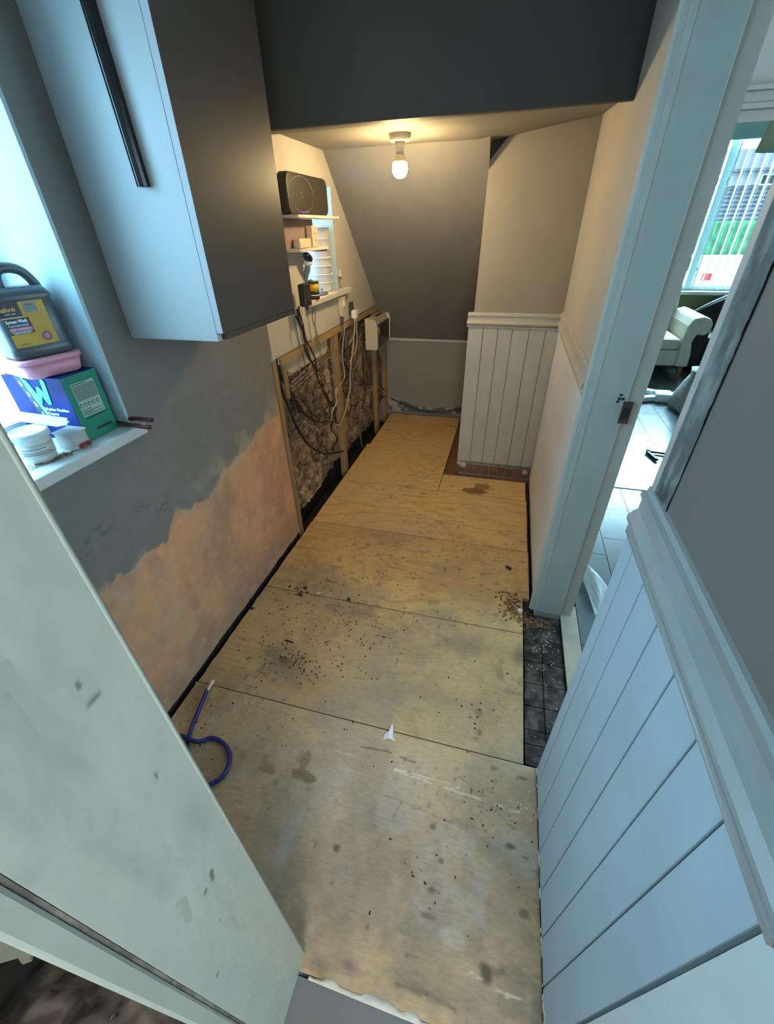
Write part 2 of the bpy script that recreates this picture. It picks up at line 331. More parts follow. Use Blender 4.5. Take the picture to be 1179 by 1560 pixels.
# ---- front wall with the kitchen doorway the camera stands in
wf = MB(); wf.box(-1.40, -0.306, 0.0, 0.16, 0.0, 2.3); wf.box(-0.30, XR, 0.0, 0.16, 2.05, 2.3)
wall_front = struct(wf.build('wall_front', M_cream), 'wall between kitchen and understairs room')
mb = MB().box(-0.306, -0.2892, 0.0212, 0.168, 0.0, 2.05)
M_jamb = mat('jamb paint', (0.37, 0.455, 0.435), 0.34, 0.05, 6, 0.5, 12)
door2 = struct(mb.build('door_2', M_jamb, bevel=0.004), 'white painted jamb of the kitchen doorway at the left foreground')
part(MB().box(-0.306, -0.2885, -0.004, 0.0185, 0.0, 2.05), 'architrave', M_jamb, door2, 0.004)
part(MB().box(-0.306, -0.2905, 0.0182, 0.0215, 0.0, 2.05), 'joint', M_raw, door2)
part(MB().tube([(-0.2915, 0.1665, 0.0), (-0.2915, 0.1665, 2.05)], 0.0035), 'corner_bead', M_jamb, door2)
part(MB().box(0.283, 0.295, 0.0, 0.171, 0.0, 2.05), 'right_jamb', mat('pale jamb paint', (0.60, 0.66, 0.66), 0.35, 0.04, 10, 0.3, 18), door2, 0.002)
JD = []
for (px, py, ry, rz, k) in ((322, 1330, .005, .008, 'd'), (324, 1338, .004, .004, 'd'), (313, 1358, .004, .006, 'd'), (331, 1484, .004, .006, 'd'), (335, 1402, .002, .003, 'd'), (237, 1181, .002, .008, 'd'), (140, 1065, .010, .003, 'd'), (120, 1045, .003, .005, 'd'), (432, 1530, .002, .003, 'd'),
                         (45, 1335, .012, .012, 's'), (95, 1150, .02, .06, 's'), (200, 1310, .012, .05, 's'), (240, 1340, .010, .06, 's'), (60, 1050, .03, .04, 's'), (300, 1250, .02, .06, 's'), (15, 1240, .008, .05, 's')):
    d = ray(px, py); t = -0.2892/d.x; P = Vector((0, 0, H))+d*t; JD.append((P.y, P.z, ry, rz, k))
def jamb_col(X, Y, Z):
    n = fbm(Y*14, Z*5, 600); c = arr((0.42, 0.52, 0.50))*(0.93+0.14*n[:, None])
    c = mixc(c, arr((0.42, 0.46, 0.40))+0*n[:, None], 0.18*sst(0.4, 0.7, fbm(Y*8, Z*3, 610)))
    j = 0.8*(fbm(Y*90, Z*60, 620)-0.5)
    for (y, z, ry, rz, k) in JD:
        q = np.sqrt(((Y-y)/ry)**2+((Z-z)/rz)**2)+j
        if k == 'd': c = mixc(c, arr((0.10, 0.12, 0.12))+0*n[:, None], sst(1.1, 0.7, q)*0.8)
        else: c = mixc(c, arr((0.27, 0.34, 0.33))+0*n[:, None], np.exp(-q**2)*0.35)
    e = sst(0.010, 0.002, 0.168-Y)*sst(0.45, 0.6, vnoise(Z*35, Y*0, 630)); c = mixc(c, arr((0.50, 0.50, 0.42))+0*n[:, None], e*0.6)
    return c
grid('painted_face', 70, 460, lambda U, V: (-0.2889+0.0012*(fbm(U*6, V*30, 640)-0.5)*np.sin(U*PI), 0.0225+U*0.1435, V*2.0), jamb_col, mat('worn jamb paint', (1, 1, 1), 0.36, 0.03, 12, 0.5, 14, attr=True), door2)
# ---- back wall and lowered soffit
wb = MB().box(XL-0.15, 0.46, YB, YB+0.12, -0.15, 2.3)
wall_back = struct(wb.build('wall_back', mat('back wall paint', (0.27, 0.26, 0.245), 0.75, 0.06, 5, 0.3, 20)), 'grey back wall under the stairs')
struct(MB().box(XL, -0.2, YB-0.012, YB, 0.668, 0.686).build('trim_4', mat('cover strip', (0.55, 0.54, 0.52), 0.4, 0.03, 9)), 'thin white cover strip across the back wall')
# sloping underside of the stairs (gently uneven)
def slope_pos(U, V):
    x = XL-0.02+U*(0.87+0.0); y = 2.62+V*(YB-2.62); z = 1.868-(y-2.62)*0.952
    z = z+0.010*(fbm(x*3, y*3, 61)-0.5); return x, y, z
def slope_col(X, Y, Z):
    n = fbm(X*4, Y*4, 63); c = arr((0.21, 0.205, 0.198))*(0.93+0.14*n[:, None])
    for (px, py) in ((610, 393), (668, 393), (663, 437), (705, 438), (700, 262)):
        d = ray(px, py); t = (1.868+2.62*0.952-H)/(d.z+0.952*d.y); P = Vector((0, 0, H))+d*t
        q = np.exp(-(((X-P.x)/0.012)**2+((Y-P.y)/0.012)**2)); c = mixc(c, arr((0.20, 0.18, 0.16))+0*n[:, None], q*0.6)
    return c
s1 = grid('ceiling_slope', 90, 120, slope_pos, slope_col, mat('soffit plaster', (1, 1, 1), 0.75, 0.05, 10, 0.3, 18, attr=True))
s1.name = 'ceiling'; struct(s1, 'sloping grey underside of the stairs')
# ceiling of the lowered part, twisted slightly up to the right
def c_pos(U, V):
    x = -1.06+U*(0.36+1.06-0.05); y = 2.0+V*(2.80-2.0); tx = np.clip((x+0.25)/0.55, 0, 1)
    return x, y, 1.842+0.075*tx*V**0.8+0.003*(fbm(x*4, y*4, 71)-0.5)
s2 = grid('ceiling', 60, 40, c_pos, lambda X, Y, Z: arr((0.25, 0.24, 0.21))+0*X[:, None], mat('ceiling plaster', (1, 1, 1), 0.75, 0.04, 8, 0.3, 16, attr=True)); struct(s2, 'low cream ceiling around the lit bulb')
# dark bulkhead
bk = MB().box(XL-0.012, 0.46, 1.97, 1.995, 1.824, 2.3); b0 = struct(bk.build('wall_bulkhead', M_dark), 'dark grey bulkhead above the lowered ceiling')
part(MB().prism([(XL, 0), (0.292, 0), (0.292, 0.014), (-0.1, 0.014+0.02), (XL, 0.075)], lambda a, b: (a, 1.995+b, 1.826), lambda a, b: (a, 1.995+b, 1.86)), 'bulkhead_underside', mat('bulkhead soffit', (0.17, 0.155, 0.13), 0.7, 0.04, 9), b0)
struct(MB().box(-1.4, 0.46, 0.0, 2.0, 2.3, 2.35).build('ceiling', M_ceilw), 'ceiling of the near room')
struct(MB().box(-1.4, 0.46, 1.99, 4.0, 2.3, 2.35).build('ceiling', M_ceilw))
# ---- boxed-out cupboard wall beside the stairs
BX0, BX1 = -0.218, XR
bw = MB(); poly = [(BX0, -0.12), (BX1, -0.12), (BX1, 2.0), (-0.125, 1.90), (-0.125, 1.862), (-0.197, 1.775)]
poly = [(BX0, -0.12), (BX1, -0.12), (BX1, 2.1), (-0.12, 2.1), (-0.12, 1.856), (-0.197, 1.772)]
bw.prism(poly, lambda a, b: (a, YW, b), lambda a, b: (a, YB, b))
wall_box = struct(bw.build('wall_stairs', mat('boxing paint', (0.31, 0.295, 0.255), 0.7, 0.05, 5, 0.3, 20)), 'cream boxed-out wall with boarded base beside the stair soffit')
part(MB().box(-0.21, -0.10, 2.83, 2.86, 1.70, 2.0), 'recess_back', mat('brown recess', (0.13, 0.11, 0.08), 0.85, 0.1, 20), wall_box)
part(MB().prism([(-0.219, 1.862), (-0.197, 1.862), (-0.199, 1.80), (-0.196, 1.745), (-0.215, 1.752)], lambda a, b: (a, YW-0.004, b), lambda a, b: (a, YW+0.01, b)), 'torn_edge', M_adh, wall_box)
bg_ = [-0.231, -0.140, -0.053, 0.030, 0.126, 0.217, 0.287]
for a, b in zip(bg_[:-1], bg_[1:]):
    part(MB().box(a+0.0015, b-0.0015, YW-0.013, YW-0.0005, 0.098, 1.0), 'panel_board', M_panelfar, wall_box, 0.002)
part(MB().box(-0.231, 0.287, YW-0.014, YW-0.0008, 0.088, 0.097), 'board_end', mat('end strip', (0.2, 0.21, 0.215), 0.6), wall_box)
struct(MB().prism(DP, lambda d, z: (-0.236-d*0.2, YW-d, 0.998+z*0.8), lambda d, z: (0.287, YW-d, 0.998+z*0.8)).build('trim_5', M_dadofar), 'cream dado rail on the boxed-out wall')
for k in range(9):
    x = -0.226+k*0.057; dz_ = random.uniform(-.004, .006)
    part(MB().box(x+0.003, min(x+0.053, 0.288), YW-0.011, YW+0.0, 0.004, 0.064+dz_), 'brick', M_brick, wall_box, 0.002)
part(MB().box(-0.226, 0.288, YW-0.005, YW-0.0005, 0.003, 0.088), 'mortar_bed', mat('brown mortar', (0.32, 0.26, 0.20), 0.9, 0.3, 30, 0.5, 60), wall_box)
for (x, r, z) in ((-0.185, 0.024, 0.066), (0.250, 0.021, 0.055), (-0.218, 0.014, 0.078)):
    part(MB().sphere((x, YW-0.012, z), r, 1, 0.35, 1), 'adhesive_blob', M_adh, wall_box)

# ---- window 1 (by the camera) and window 2 (small)
def window(n, y0, y1, z0, z1, xo, lab, fm):
    f = MB(); t = 0.045
    f.box(xo-0.03, xo+0.03, y0, y0+t, z0, z1); f.box(xo-0.03, xo+0.03, y1-t, y1, z0, z1); f.box(xo-0.03, xo+0.03, y0+t, y1-t, z0, z0+t); f.box(xo-0.03, xo+0.03, y0+t, y1-t, z1-t, z1)
    o = struct(f.build('window_%d' % n, fm, bevel=0.003), lab)
    part(MB().box(xo-0.003, xo+0.003, y0+t, y1-t, z0+t, z1-t), 'pane', M_pane, o)
    rv = MB(); rx = XL+0.0006
    rv.box(xo, rx, y0-0.004, y0+0.006, z0, z1); rv.box(xo, rx, y1-0.006, y1+0.004, z0, z1); rv.box(xo, rx, y0, y1, z1-0.004, z1+0.006)
    part(rv, 'reveal', mat('reveal paint', (0.42, 0.56, 0.61), 0.6, 0.03, 6, 0.2, 20), o)
    return o
M_frame = mat('window frame', (0.7, 0.72, 0.74), 0.35, 0.02, 8)
w1 = window(1, 0.25, 0.925, 1.035, 1.98, -1.30, 'window recess at the left above the cluttered sill', M_frame)
part(MB().box(-1.30, -1.018, 0.235, 0.955, 1.0, 1.032), 'sill', mat('white sill', (0.62, 0.64, 0.63), 0.4, 0.05, 12), w1, 0.005)
w2 = window(2, 2.27, 2.72, 1.20, 1.70, -1.32, 'small window beside the router shelf', M_frame)
part(MB().box(-1.32, -1.005, 2.22, 2.86, 1.168, 1.196), 'sill', mat('cream sill', (0.62, 0.58, 0.50), 0.4, 0.05, 12), w2, 0.004)
# ================================================================== FLOOR
pit = MB().box(-1.40, 0.45, 0.13, 4.0, -0.16, -0.12)
floor = struct(pit.build('floor', M_pit), 'plywood patched floor of the understairs room over a dark void')
# curb that carries the plywood, so the void only shows at the left margin
part(MB().box(-0.96, 0.411, 0.14, 1.6, -0.119, -0.036), 'screed', M_grout, floor)
part(MB().box(-0.96, XR-0.01, 1.6, YB-0.01, -0.119, -0.036), 'screed', M_grout, floor)
STAINS = []   # px,py,rx,ry(m),strength,kind   kind: d dirt, o orange wet, p pale scrape, k black knot
def stn(px, py, rx, ry, s, k, ang=0): P = onz(px, py); STAINS.append((P.x, P.y, rx, ry, s, k, ang))
for a in ((463, 1182, .045, .018, .95, 'o'), (466, 1158, .017, .035, .75, 'o'), (405, 1173, .03, .010, .6, 'o'), (722, 748, .085, .045, 1., 'o'), (735, 742, .05, .05, .8, 'o'),
          (440, 1010, .10, .07, .75, 'd'), (420, 1000, .05, .04, .8, 'd'), (505, 900, .18, .09, .45, 'd'), (520, 950, .20, .12, .35, 'd'), (560, 820, .25, .10, .35, 'd'), (470, 860, .13, .12, .4, 'd'), (540, 935, .12, .05, .5, 'd'),
          (330, 1080, .08, .09, .4, 'd'), (325, 1165, .10, .07, .55, 'd'), (300, 1060, .05, .10, .4, 'd'), (720, 985, .20, .035, .4, 'd'), (660, 1060, .15, .04, .3, 'd'), (590, 1060, .10, .06, .35, 'd'), (645, 985, .15, .10, .22, 'd'), (790, 1000, .02, .05, .8, 'd'),
          (560, 1380, .22, .10, .3, 'd'), (690, 1420, .12, .06, .3, 'd'), (600, 1300, .30, .12, .28, 'd'), (760, 1300, .05, .04, .5, 'd'), (480, 1400, .12, .08, .25, 'd'), (520, 1560, .10, .03, .4, 'd'), (700, 1520, .09, .03, .5, 'd'), (640, 1505, .06, .015, .65, 'd'), (490, 1470, .035, .018, .7, 'd'), (530, 1472, .018, .012, .8, 'd'),
          (778, 1290, .018, .009, .95, 'k'), (742, 1485, .018, .022, .95, 'k'), (748, 1478, .03, .012, .5, 'k'), (512, 1292, .011, .010, .9, 'k'), (752, 1170, .012, .010, .6, 'k'), (775, 866, .022, .014, .9, 'k'), (630, 881, .018, .010, .6, 'k'), (645, 752, .02, .008, .6, 'k'), (630, 765, .02, .008, .5, 'k'), (730, 1084, .014, .014, .4, 'k'), (660, 1260, .010, .008, .7, 'k'),
          (657, 1356, .012, .008, .7, 'k'), (672, 1312, .008, .007, .7, 'k'), (718, 1205, .004, .010, .9, 'k'), (796, 1186, .02, .006, .6, 'k'), (798, 1393, .014, .009, .7, 'k'), (800, 1307, .012, .004, .7, 'k'), (505, 1345, .006, .005, .6, 'k'), (480, 1287, .004, .012, .6, 'k'), (560, 1412, .006, .008, .5, 'k'), (650, 1395, .02, .006, .6, 'k'), (820, 1330, .01, .01, .5, 'k'),
          (432, 1005, .03, .015, .7, 'k'), (500, 885, .02, .01, .6, 'k'), (730, 1115, .012, .009, .6, 'k'), (725, 1125, .01, .006, .5, 'k'), (700, 720, .02, .006, .4, 'k'), (545, 695, .02, .006, .35, 'k'), (610, 668, .025, .006, .3, 'k'), (640, 790, .02, .007, .5, 'k'), (752, 1082, .006, .006, 1., 'k'),
          (545, 788, .02, .010, .8, 'p'), (560, 745, .015, .006, .7, 'p'), (690, 1430, .03, .02, .3, 'p')):
    stn(*a)
LINES = [((575, 1165), (805, 1243), .0035, 'p', .9), ((600, 1170), (700, 1200), .003, 'p', .9), ((551, 1138), (590, 1145), .004, 'd', .8), ((590, 1145), (632, 1162), .0035, 'd', .85), ((505, 1142), (560, 1158), .002, 'p', .5), ((612, 1222), (562, 1310), .0022, 'r', .6), ((567, 1258), (595, 1267), .002, 'r', .5), ((558, 1203), (612, 1220), .002, 'r', .55),
         ((612, 1222), (670, 1245), .002, 'd', .3), ((670, 1248), (725, 1258), .004, 'd', .35), ((725, 1256), (745, 1270), .003, 'd', .25), ((790, 1235), (815, 1243), .005, 'p', .6), ((715, 1480), (775, 1520), .003, 'p', .6), ((770, 1515), (792, 1523), .004, 'p', .8), ((750, 1475), (800, 1500), .002, 'd', .4),
         ((605, 1500), (650, 1515), .005, 'd', .6), ((650, 1515), (690, 1535), .006, 'd', .5), ((690, 1535), (702, 1552), .004, 'd', .5)]
LW = [(onz(*a), onz(*b), w_, k, s_) for a, b, w_, k, s_ in LINES]
RC = onz(477, 956)
def ply_col(X, Y, Z, seed, tone):
    n0 = fbm(X*2.2, Y*2.2, seed+200, 3)
    gw = fbm(X*1.2, Y*3.0, seed, 3)*3.2 + 0.35*fbm(X*6, Y*9, seed+5)
    g = 0.5+0.5*np.sin((Y*9+gw*2.6)*2*PI*1.2)
    fine = vnoise(X*18, Y*240, seed+9)
    base = mixc(arr((0.68, 0.45, 0.185))+0*g[:, None], arr((0.50, 0.30, 0.11)), sst(0.68, 1.0, g)*0.62*sst(0.3, 0.6, fbm(X*3, Y*2, seed+30)))
    base = base*(0.95+0.10*fine[:, None])
    base = mixc(base, arr((0.66, 0.47, 0.24))+0*g[:, None], sst(0.5, 0.75, n0)*0.5)
    # trodden grey dust, heavier by the kitchen doorway
    dust = sst(1.6, 0.35, Y)*(0.45+0.55*fbm(X*3.5, Y*3.5, 300)); base = mixc(base, arr((0.42, 0.325, 0.235))+0*g[:, None], np.clip(dust, 0, .95))
    mott = sst(0.48, 0.72, fbm(X*9, Y*9, 320)); base = mixc(base, base*0.72, mott*0.5*sst(3.2, 1.2, Y))
    blot = sst(0.52, 0.70, fbm(X*3.0+7, Y*3.0, 350)); base = mixc(base, arr((0.33, 0.27, 0.20))+0*g[:, None], blot*0.5*sst(2.6, 1.6, Y))
    base = base*tone
    wx = X+0.02*fbm(X*60, Y*60, 403); wy = Y+0.02*fbm(Y*60, X*60, 404)
    sp = sst(0.84, 0.93, vnoise(wx*110, wy*110, 401))*sst(0.5, 0.66, fbm(X*5, Y*5, 402)); base = mixc(base, arr((0.14, 0.10, 0.06))+0*g[:, None], sp*0.7)
    sp = sst(0.90, 0.97, vnoise(wx*62, wy*62, 411))*sst(0.5, 0.66, fbm(X*4, Y*4, 412))*sst(1.2, 0.6, Y); base = mixc(base, arr((0.12, 0.11, 0.10))+0*g[:, None], sp*0.7)
    # trodden grime: broken multi-scale mottling, strongest by the kitchen doorway
    g1_ = sst(0.45, 0.62, fbm(X*7+3, Y*7, 700, 6)); g2_ = sst(0.52, 0.66, fbm(X*24, Y*24, 710, 5)); g3_ = sst(0.46, 0.7, fbm(X*2.3, Y*2.3, 720, 5))
    nearw = sst(2.0, 0.3, Y)
    base = mixc(base, arr((0.30, 0.265, 0.22))+0*g[:, None], 0.42*g1_*nearw*(0.4+0.6*g3_))
    base = mixc(base, arr((0.20, 0.165, 0.13))+0*g[:, None], 0.38*g2_*nearw*(0.25+0.75*g3_))
    base = mixc(base, arr((0.46, 0.43, 0.38))+0*g[:, None], 0.45*sst(0.54, 0.68, fbm(X*8, Y*6, 730, 5))*sst(0.9, 0.4, Y))
    kn = sst(0.79, 0.86, vnoise(X*26+20, Y*44, 740)+0.10*(fbm(X*60, Y*60, 741)-0.5)); base = mixc(base, arr((0.15, 0.115, 0.08))+0*g[:, None], 0.4*kn*sst(0.5, 0.62, fbm(X*3, Y*3, 742)))
    jit = 0.9*(fbm(X*30, Y*30, 500, 5)-0.5)
    for (sx, sy, rx, ry, s, k, an) in STAINS:
        dx = (X-sx)/rx; dy = (Y-sy)/ry; near = (np.abs(dx) < 4) & (np.abs(dy) < 4)
        if not near.any(): continue
        d = np.sqrt(dx*dx+dy*dy)+jit*(1.3 if k != 'o' else 0.8)
        if k == 'd': t = np.exp(-np.clip(d, 0, 9)**2)*s*(0.45+0.9*fbm(X*22, Y*22, 510)); c = (0.17, 0.135, 0.095)
        elif k == 'o': t = sst(1.12, 0.85, d)*s; c = (0.23, 0.125, 0.035) if sy > 2 else (0.20, 0.14, 0.07)
        elif k == 'k': t = sst(1.35, 0.55, d)*s; c = (0.10, 0.08, 0.055)
        else: t = sst(1.4, 0.6, d)*s; c = (0.55, 0.51, 0.43)
        base = mixc(base, arr(c)+0*g[:, None], np.clip(t, 0, 1))
    for (A, B, w_, k, s_) in LW:
        vx, vy = B.x-A.x, B.y-A.y; L2 = vx*vx+vy*vy
        t = np.clip(((X-A.x)*vx+(Y-A.y)*vy)/L2, 0, 1); d = np.sqrt((X-A.x-t*vx)**2+(Y-A.y-t*vy)**2)+0.004*(fbm(X*40, Y*40, 520)-0.5)
        w_ = w_*(0.6 if k == 'p' else 0.85); q = sst(w_*1.6, w_*0.4, d)*s_*sst(0.3, 0.42, vnoise(X*50, Y*50, 530))
        c = {'d': (0.12, 0.095, 0.07), 'p': (0.68, 0.6, 0.42), 'r': (0.22, 0.10, 0.06)}[k]; base = mixc(base, arr(c)+0*g[:, None], q)
    rr = np.sqrt((X-RC.x)**2+(Y-RC.y)**2); base = mixc(base, arr((0.24, 0.15, 0.09))+0*g[:, None], np.exp(-((rr-0.052)/0.0022)**2)*0.5)
    return base
def board(x0, x1, y0, y1, seed, tone, z=0.0, cut=None, ragged=None, parent=floor, step=0.0045):
    nu = max(4, int((x1-x0)/step)); nv = max(4, int((y1-y0)/step))
    def pos(U, V):
        X = x0+U*(x1-x0); Y = y0+V*(y1-y0)
        if ragged:                                       # splintered / sawn left edge
            X = np.where(U < 1e-6, X+ragged*(vnoise(Y*30, Y*0, seed+3)-0.5), X)
        Zz = z+0.0007*(fbm(X*5, Y*5, seed+8)-0.5)
        e = np.minimum.reduce([X-X.min(), X.max()-X, Y-Y.min(), Y.max()-Y]); return X, Y, Zz-0.0012*sst(0.003, 0, e)
    cutf = None
    if cut:
        def cutf(U, V): X = x0+U*(x1-x0); Y = y0+V*(y1-y0); return ~((X > cut[0]) & (Y > cut[2]) & (Y < cut[3]) & (X < cut[1]))
    o = grid('plywood_board', nu, nv, pos, lambda X, Y, Z: ply_col(X, Y, Z, seed, tone), M_ply, None, cutf)
    o.parent = parent
    th = 0.018; m = MB()
    if cut and cut[0] < x0: m.box(x0+0.001, x1-0.001, y0+0.001, cut[2], z-th, z-0.0015); m.box(cut[1]+0.001, x1-0.001, cut[2], y1-0.001, z-th, z-0.0015)
    elif not cut: m.box(x0+0.001, x1-0.001, y0+0.001, y1-0.001, z-th, z-0.0015)
    else:
        m.box(x0+0.001, cut[0]-0.001, y0+0.001, y1-0.001, z-th, z-0.0015)
        if cut[3] < y1: m.box(cut[0]-0.001, x1-0.001, cut[3], y1-0.001, z-th, z-0.0015)
        if cut[2] > y0: m.box(cut[0]-0.001, x1-0.001, y0+0.001, cut[2], z-th, z-0.0015)
    part(m, 'board_core', M_plyedge, o)
    return o
board(-1.030, 0.283, 0.135, 0.760, 21, 0.97, 0.001, None, 0.008)
board(-1.026, 0.283, 0.764, 1.323, 33, 0.86, 0.0, (0.243, 1, 0.5, 3), 0.006)
board(-1.024, 0.272, 1.326, 1.912, 47, 0.92, 0.0005, (0.243, 1, 0.5, 1.548), 0.006)
board(-1.022, 0.268, 1.916, 2.447, 58, 1.07, 0.0, None, 0.004)
board(-1.020, -0.322, 2.451, 3.585, 66, 1.06, -0.0015, (-1.1, -1.0, 3.07, 3.6), 0.004)
board(-0.318, 0.262, 2.451, 2.690, 58, 1.07, 0.0, None, 0)
board(-1.000, -0.325, 3.590, 3.80, 85, 1.0, -0.001, None, 0.004)
# grimy tiles by the hall doorway, and bare red tiles beside the boxed-out wall
tx = [0.249, 0.322, 0.408]; ty = [0.772, 0.846, 0.900, 0.995, 1.095, 1.20, 1.31, 1.42, 1.46]
for i in range(2):
    for j in range(len(ty)-1):
        a = random.uniform(-0.001, 0.001)
        part(MB().box(tx[i]+0.0015, tx[i+1]-0.0015, ty[j]+0.0015, ty[j+1]-0.0015, -0.0345, -0.016+a), 'floor_tile', M_quarry, floor, 0.0012)
part(MB().box(0.249, 0.285, 1.463, 1.56, -0.0345, -0.016), 'floor_tile', M_quarry, floor, 0.0012)
for k in range(11):
    y = 2.698+k*0.098
    part(MB().box(-0.316, -0.224, y+0.002, y+0.094, -0.0355, -0.012+random.uniform(-.001, .001)), 'floor_tile', M_brick, floor, 0.0015)
for k in range(5):
    x = -0.214+k*0.098
    part(MB().box(x, x+0.094, 2.698, 2.742, -0.0355, -0.012), 'floor_tile', M_brick, floor, 0.0015)
# kitchen threshold with torn white edge, rubble at the far left
f2 = struct(MB().box(-0.30, 0.30, -0.5, 0.128, -0.16, -0.004).build('floor', M_floorgrey), 'smooth grey floor at the kitchen threshold')
def tq(U, V):
    x = -0.262+U*0.34; y = 0.127+V*0.010*(0.4+1.2*vnoise(x*60, x*0, 77)); return x, y, 0.0015+0.003*vnoise(x*80, V*3, 78)*np.sin(V*PI)
g2 = grid('torn_edge', 160, 5, tq, lambda X, Y, Z: arr((0.62, 0.6, 0.54))+0*X[:, None], M_wallattr, f2)
def rub(U, V):
    x = -1.7+U*1.40; y = -0.9+V*0.895
    return x, y, -0.03+0.05*fbm(x*7, y*7, 91)+0.03*fbm(x*25, y*25, 92)+0.012*sst(0.5, 0.56, fbm(x*16, y*22, 97))-0.05*sst(-0.85, -1.0, x)
def rubc(X, Y, Z):
    n = fbm(X*12, Y*12, 95); c = mixc(arr((0.035, 0.028, 0.024))+0*n[:, None], arr((0.11, 0.095, 0.08)), sst(0.4, 0.65, n))
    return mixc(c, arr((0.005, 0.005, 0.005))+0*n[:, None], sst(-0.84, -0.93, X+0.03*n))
g3 = grid('floor', 150, 110, rub, rubc, mat('rubble ground', (1, 1, 1), 0.9, 0.3, 20, 0.8, 30, attr=True)); struct(g3, 'dark broken ground by the kitchen side of the wall'); g3['kind'] = 'structure'
for (px, py, s) in ((55, 1532, .018), (215, 1530, .022), (207, 1545, .018), (135, 1445, .014), (222, 1518, .014), (170, 1556, .02)):
    P = onz(px, py, 0.005); m = MB(); r = random.Random(px)
    m.sphere((0, 0, 0), s, 1.0, 0.6, 0.35, 7, Matrix.Translation(P) @ Matrix.Rotation(r.uniform(0, 6), 4, 'Z'))
    o = m.build('plaster_lump', mat('grey green lump', (0.17, 0.18, 0.16), 0.9, 0.15, 30), None)
    for v in o.data.vertices: v.co += Vector([r.uniform(-s, s)*0.2 for _ in range(3)])
    for p_ in o.data.polygons: p_.use_smooth = False
    tag(o, {55: 'small pale plaster lump on the dark rubble at far left', 215: 'grey green plaster lump on the rubble against the jamb', 207: 'grey lump just below the green plaster lump on the rubble', 135: 'brown stone at the torn end of the pale skirting', 222: 'small lump touching the jamb above the green plaster lump', 170: 'grey stone at the bottom edge of the rubble'}[px], 'rubble')
P0, P1 = onz(0, 1412, 0.0), onz(72, 1452, 0.0)
sk = MB().prism([(-1.25, -0.0), (-0.93, 0.0), (-0.915, -0.02), (-0.93, -0.03), (-0.95, -0.024), (-0.99, -0.045), (-1.04, -0.05), (-1.08, -0.047), (-1.25, -0.05)], lambda a, b: (a, b, 0.05), lambda a, b: (a, b, 0.06))
struct(sk.build('trim_6', mat('old green paint', (0.24, 0.27, 0.22), 0.6, 0.05, 9)), 'pale green skirting remnant with a torn edge')
# kitchen shell behind the camera
ks = MB(); ks.box(-2.1, -2.0, -2.6, 0.0, -0.1, 2.4); ks.box(1.7, 1.8, -2.6, 0.0, -0.1, 2.4)
ks.box(-2.1, 0.1, -2.7, -2.6, -0.1, 2.4); ks.box(1.7, 1.8, -2.7, -2.6, -0.1, 2.4); ks.box(0.1, 1.7, -2.7, -2.6, -0.1, 1.05); ks.box(0.1, 1.7, -2.7, -2.6, 2.15, 2.4)
ks.box(-2.1, -1.39, -0.01, 0.1, -0.1, 2.4); ks.box(0.46, 1.8, -0.1, 0.0, -0.1, 2.4)
struct(ks.build('wall_kitchen', M_cream)); struct(MB().box(-2.1, 1.8, -2.7, 0.16, 2.35, 2.45).build('ceiling', M_ceilw)); struct(MB().box(-2.0, 1.7, -2.6, -0.5, -0.2, -0.06).build('floor', M_floorgrey))
struct(MB().box(0.3, 1.7, -0.5, -0.1, -0.2, -0.06).build('floor', M_floorgrey))

# ================================================================== STRIPPED BAY (left, studs + hacked plaster + cables)
BY0, BY1, XB = 1.79, 3.86, XL-0.058
def bay_pos(U, V):
    y = BY0+U*(BY1-BY0); z0 = 0.02+0.045*fbm(y*7, y*0, 131)+0.012*vnoise(y*40, y*0, 132); z = z0+V*(0.965-z0)
    d = fbm(y*7, z*7, 101, 5); d2 = fbm(y*16, z*22, 105)
    x = XB-0.035+0.05*d+0.016*d2+0.006*fbm(y*45, z*55, 107)
    x = x-0.03*sst(0.62, 0.70, fbm(y*5+3, z*5, 110))              # knocked out holes
    ch = np.exp(-((z-(0.795+0.045*(y-2.05)/0.5))/0.04)**2)*sst(2.0, 2.06, y)*sst(2.62, 2.56, y); x = x-0.03*ch   # chase of the pipes
    ch2 = np.exp(-((y-2.9)/0.1)**2)*sst(0.25, 0.4, z); x = x-0.015*ch2
    x = x-0.010*sst(0.5, 0.6, np.sin(z*95+2*fbm(y*3, z*3, 140)))*sst(2.1, 1.9, y+z*0.2)
    return np.minimum(x, XB+0.014), y, z
